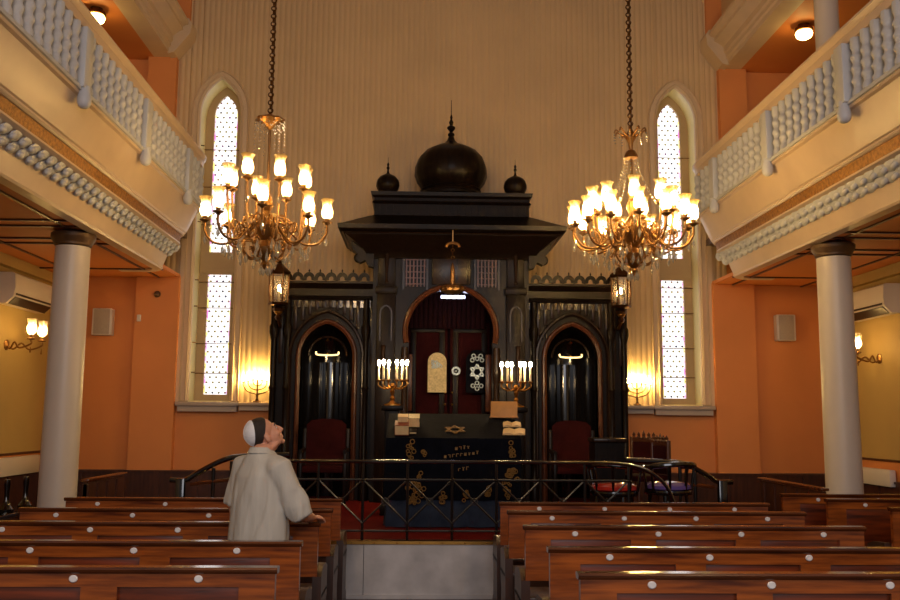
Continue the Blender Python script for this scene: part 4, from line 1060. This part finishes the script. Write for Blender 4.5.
# trunk and legs
m.loft([((0, 0, .86), .165, .11), ((0, .0, 1.0), .15, .105), ((0, .0, 1.15), .165, .11), ((0, .0, 1.28), .185, .11), ((0, -.005, 1.36), .17, .09), ((0, -.01, 1.42), .08, .06)], 24)
for q in (-1, 1):
    m.tube([(q*.09, 0, .92), (q*.10, .01, .72), (q*.105, .015, .50), (q*.11, -.005, .34), (q*.115, -.01, .09)], [.10, .085, .058, .058, .04], 14)
    m.ball((q*.12, .06, .035), (.042, .12, .035), 2)
# arms and hands
SR, ER, WR = Vector((.18, -.01, 1.325)), Vector((.285, .09, 1.03)), Vector((.125, .335, .985))
SL, EL, WL = Vector((-.18, -.01, 1.325)), Vector((-.245, -.02, 1.06)), Vector((-.245, .05, .82))
def arm(S, E, W): m.tube([S, S.lerp(E, .5), E, E.lerp(W, .35), W], [.055, .048, .04, .042, .027], 14)
def hand(W, d, n, s, curl):
    """W wrist, d along the hand, n back-of-hand normal, s side of the thumb"""
    d = d.normalized(); n = (n-d*n.dot(d)).normalized(); a = d.cross(n).normalized()*s
    m.tube([W-d*.01, W+d*.03, W+d*.075, W+d*.09], [.026, .034, .036, .026], 12, flat=.48 if abs(n.z) > .5 else .6)
    for k, L in enumerate((.070, .078, .073, .058)):
        b = W+d*.082+a*(.030-.020*k); P = [b-d*.03, b]; dd = d.copy(); q = b
        for j, f in enumerate((.45, .32, .23)):
            ang = curl*(.55, 1., .8)[j]; dd = (Matrix.Rotation(ang, 3, d.cross(n)) @ dd) if False else (dd*math.cos(ang)-n*math.sin(ang) if j == 0 else (dd*math.cos(ang)+(dd.cross(d.cross(n))).normalized()*math.sin(ang)*(-1)))
            if j > 0:
                ax = d.cross(n).normalized(); dd = Matrix.Rotation(-curl*.5*j, 3, ax) @ (d*math.cos(curl*.55)-n*math.sin(curl*.55))
            q = q+dd.normalized()*L*f; P.append(q)
        m.tube(P, [.0095, .0095, .009, .0082, .0068], 8); m.ball(P[-1], .0068, 1)
    b = W+d*.025+a*.028; dt = (d*.65+a*.6-n*.35).normalized()
    m.tube([b-dt*.02, b+dt*.025, b+dt*.05+d*.006, b+dt*.062+d*.02], [.013, .0125, .0105, .008], 8)
arm(SR, ER, WR); hand(WR, Vector((-.22, .9, -.12)), Vector((.1, .1, 1)), -1, .55)
arm(SL, EL, WL); hand(WL, Vector((.08, .22, -1)), Vector((-1, .1, 0)), 1, .35)
body = m.build('body', 'skin', man, world=False); remesh(body, .005, 5)
for q in (-1, 1):
    m = MB(); hball(m, (q*.031, .083, .0), (.0095, .0095, .0095), 2); e_ = m.build('eye', 'plate', man, world=False); m = MB(); hball(m, (q*.031, .0895, .002), (.0048, .0035, .0048), 2); m.build('iris', 'hair', e_, world=False)
m = MB()
for q in (-1, 1): m.tube([H((q*.014, .097, .022)), H((q*.032, .093, .028)), H((q*.05, .078, .02))], [.004, .005, .003], 6)
m.build('eyebrow', 'hair', man, world=False)
def cap(dirv, ang, scale, n=10, seg=32, bump=0., cut=None):
    d = Vector(dirv).normalized(); e1 = d.orthogonal().normalized(); e2 = d.cross(e1); rr = []
    c0, r0 = Vector((0, -.015, .03)), Vector((.074, .096, .088))
    for i in range(n+1):
        th = max(.02, ang*i/n); ring = []
        for k in range(seg):
            p = 2*PI*k/seg; v = d*math.cos(th)+(e1*math.cos(p)+e2*math.sin(p))*math.sin(th)
            sc = scale*(1+bump*math.sin(9*p+5*th)) - (.03 if i == n else 0)
            q = c0+Vector((v.x*r0.x, v.y*r0.y, v.z*r0.z))*sc
            ring.append(H(q))
        rr.append(ring)
    m = MB(); m.rings(rr, cap=True); return m
cap((0, -.62, .46), math.radians(99), 1.055, 12, 40, .006).build('hair', 'hair', man, world=False)
m = cap((0, -.82, .36), math.radians(60), 1.14); 
for k in range(6):
    d = Vector((0, -.82, .36)).normalized(); e1 = d.orthogonal().normalized(); e2 = d.cross(e1); p = PI/3*k; P = []
    for i in range(8):
        th = math.radians(60)*i/7; v = d*math.cos(th)+(e1*math.cos(p)+e2*math.sin(p))*math.sin(th); P.append(H(Vector((0, -.015, .03))+Vector((v.x*.074, v.y*.096, v.z*.088))*1.145))
    m.tube(P, .0018, 4)
m.build('skullcap', 'kippah', man, world=False)
# shirt
m = MB()
m.loft([((0, 0, .80), .212, .155), ((0, -.005, .86), .218, .160), ((0, -.008, 1.0), .205, .150), ((0, -.008, 1.15), .200, .150), ((0, -.005, 1.27), .195, .138), ((0, -.005, 1.33), .165, .118), ((0, -.008, 1.385), .125, .10), ((0, -.01, 1.43), .078, .078)], 28)
m.tube([(.07, -.005, 1.345), SR+Vector((.005, 0, .0)), SR.lerp(ER, .45), SR.lerp(ER, .80), SR.lerp(ER, 1.02)+Vector((-.004, .010, -.01))], [.075, .082, .080, .082, .080], 18)
m.tube([(-.07, -.005, 1.345), SL, SL.lerp(EL, .45), SL.lerp(EL, .98)], [.075, .080, .074, .074], 18)
shirt = m.build('shirt', 'shirt', man, world=False); remesh(shirt, .011, 6)
from mathutils import noise as mnoise
bpy.context.view_layer.update()
me = bpy.data.meshes.new_from_object(shirt.evaluated_get(bpy.context.evaluated_depsgraph_get()))
shirt.modifiers.clear(); shirt.data = me
for v in me.vertices:
    c = v.co; f = 1.25-c.z
    q = Vector((c.x*13+f*2.2, c.y*13, c.z*2.6)); a = mnoise.noise(q)
    b = mnoise.noise(Vector((c.x*30, c.y*30, c.z*9+5)))
    v.co = c+v.normal*((.020*(abs(a)**.7)*(1 if a > 0 else -.8)+.004*b)*min(1, max(.25, (1.42-c.z)*4)))
for pl_ in me.polygons: pl_.use_smooth = True
m = MB(); rr = []
for z, r, o_ in ((1.385, .083, -.012), (1.425, .075, -.008), (1.442, .072, -.008), (1.440, .077, -.008), (1.405, .092, -.012)):
    rr.append([(r*math.cos(2*PI*k/28), o_+r*1.0*math.sin(2*PI*k/28)*(1.0), z+(.012 if math.sin(2*PI*k/28) < 0 else -.02*math.sin(2*PI*k/28))) for k in range(28)])
m.rings(rr, cap=False); m.build('collar', 'shirt', man, world=False)
m = MB()
m.loft([((0, 0, .70), .17, .12), ((0, 0, .86), .195, .135), ((0, 0, .97), .185, .13)], 24)
for q in (-1, 1): m.tube([(q*.09, 0, .86), (q*.10, .01, .72), (q*.105, .015, .50), (q*.11, .0, .30), (q*.115, -.005, .06)], [.115, .108, .085, .078, .072], 16)
o = m.build('trousers', 'trouser', man, world=False); remesh(o, .012, 4)
m = MB()
for q in (-1, 1): m.ball((q*.12, .06, .05), (.053, .145, .05), 3); m.box(q*.12-.052, q*.12+.052, -.07, .19, 0, .02, .008)
m.build('shoe', 'black', man, world=False)

# ------------------------------------------------------------------ light
w = bpy.data.worlds.new('world'); scene.world = w; w.use_nodes = True
w.node_tree.nodes['Background'].inputs[0].default_value = (*rgb(235, 222, 214), 1); w.node_tree.nodes['Background'].inputs[1].default_value = .18
def area(name, loc, rot, sx, sy, e, c):
    l = bpy.data.lights.new(name, 'AREA'); l.shape = 'RECTANGLE'; l.size = sx; l.size_y = sy; l.energy = e; l.color = c
    o = bpy.data.objects.new(name, l); COL.objects.link(o); o.location = loc; o.rotation_euler = rot; return o
area('rear_daylight_fill', (0, -3.0, 4.6), (math.radians(84), 0, 0), 6, 4, 300, rgb(232, 232, 240))  # added fill from behind the camera, tinted like daylight; no window is modelled
for n, x in (('unseen_warm_fill', -2.0), ('unseen_warm_fill', 2.0)):  # added warm fill points out of view; no chandelier is built for them
    l = bpy.data.lights.new(n, 'POINT'); l.energy = 130; l.color = (1, .66, .34); l.shadow_soft_size = .4
    o = bpy.data.objects.new(n, l); COL.objects.link(o); o.location = (x, 2.2, 4.2)
vs = scene.view_settings
scene.display_settings.display_device = 'sRGB'
vs.view_transform = 'Standard'; vs.look = 'None'; vs.gamma = 1.0; vs.use_curve_mapping = False; vs.exposure = 0.0
scene.cycles.use_denoising = True
scene.cycles.sample_clamp_indirect = 6.0
scene.cycles.max_bounces = 10; scene.cycles.transparent_max_bounces = 24
scene.cycles.caustics_reflective = False; scene.cycles.caustics_refractive = False
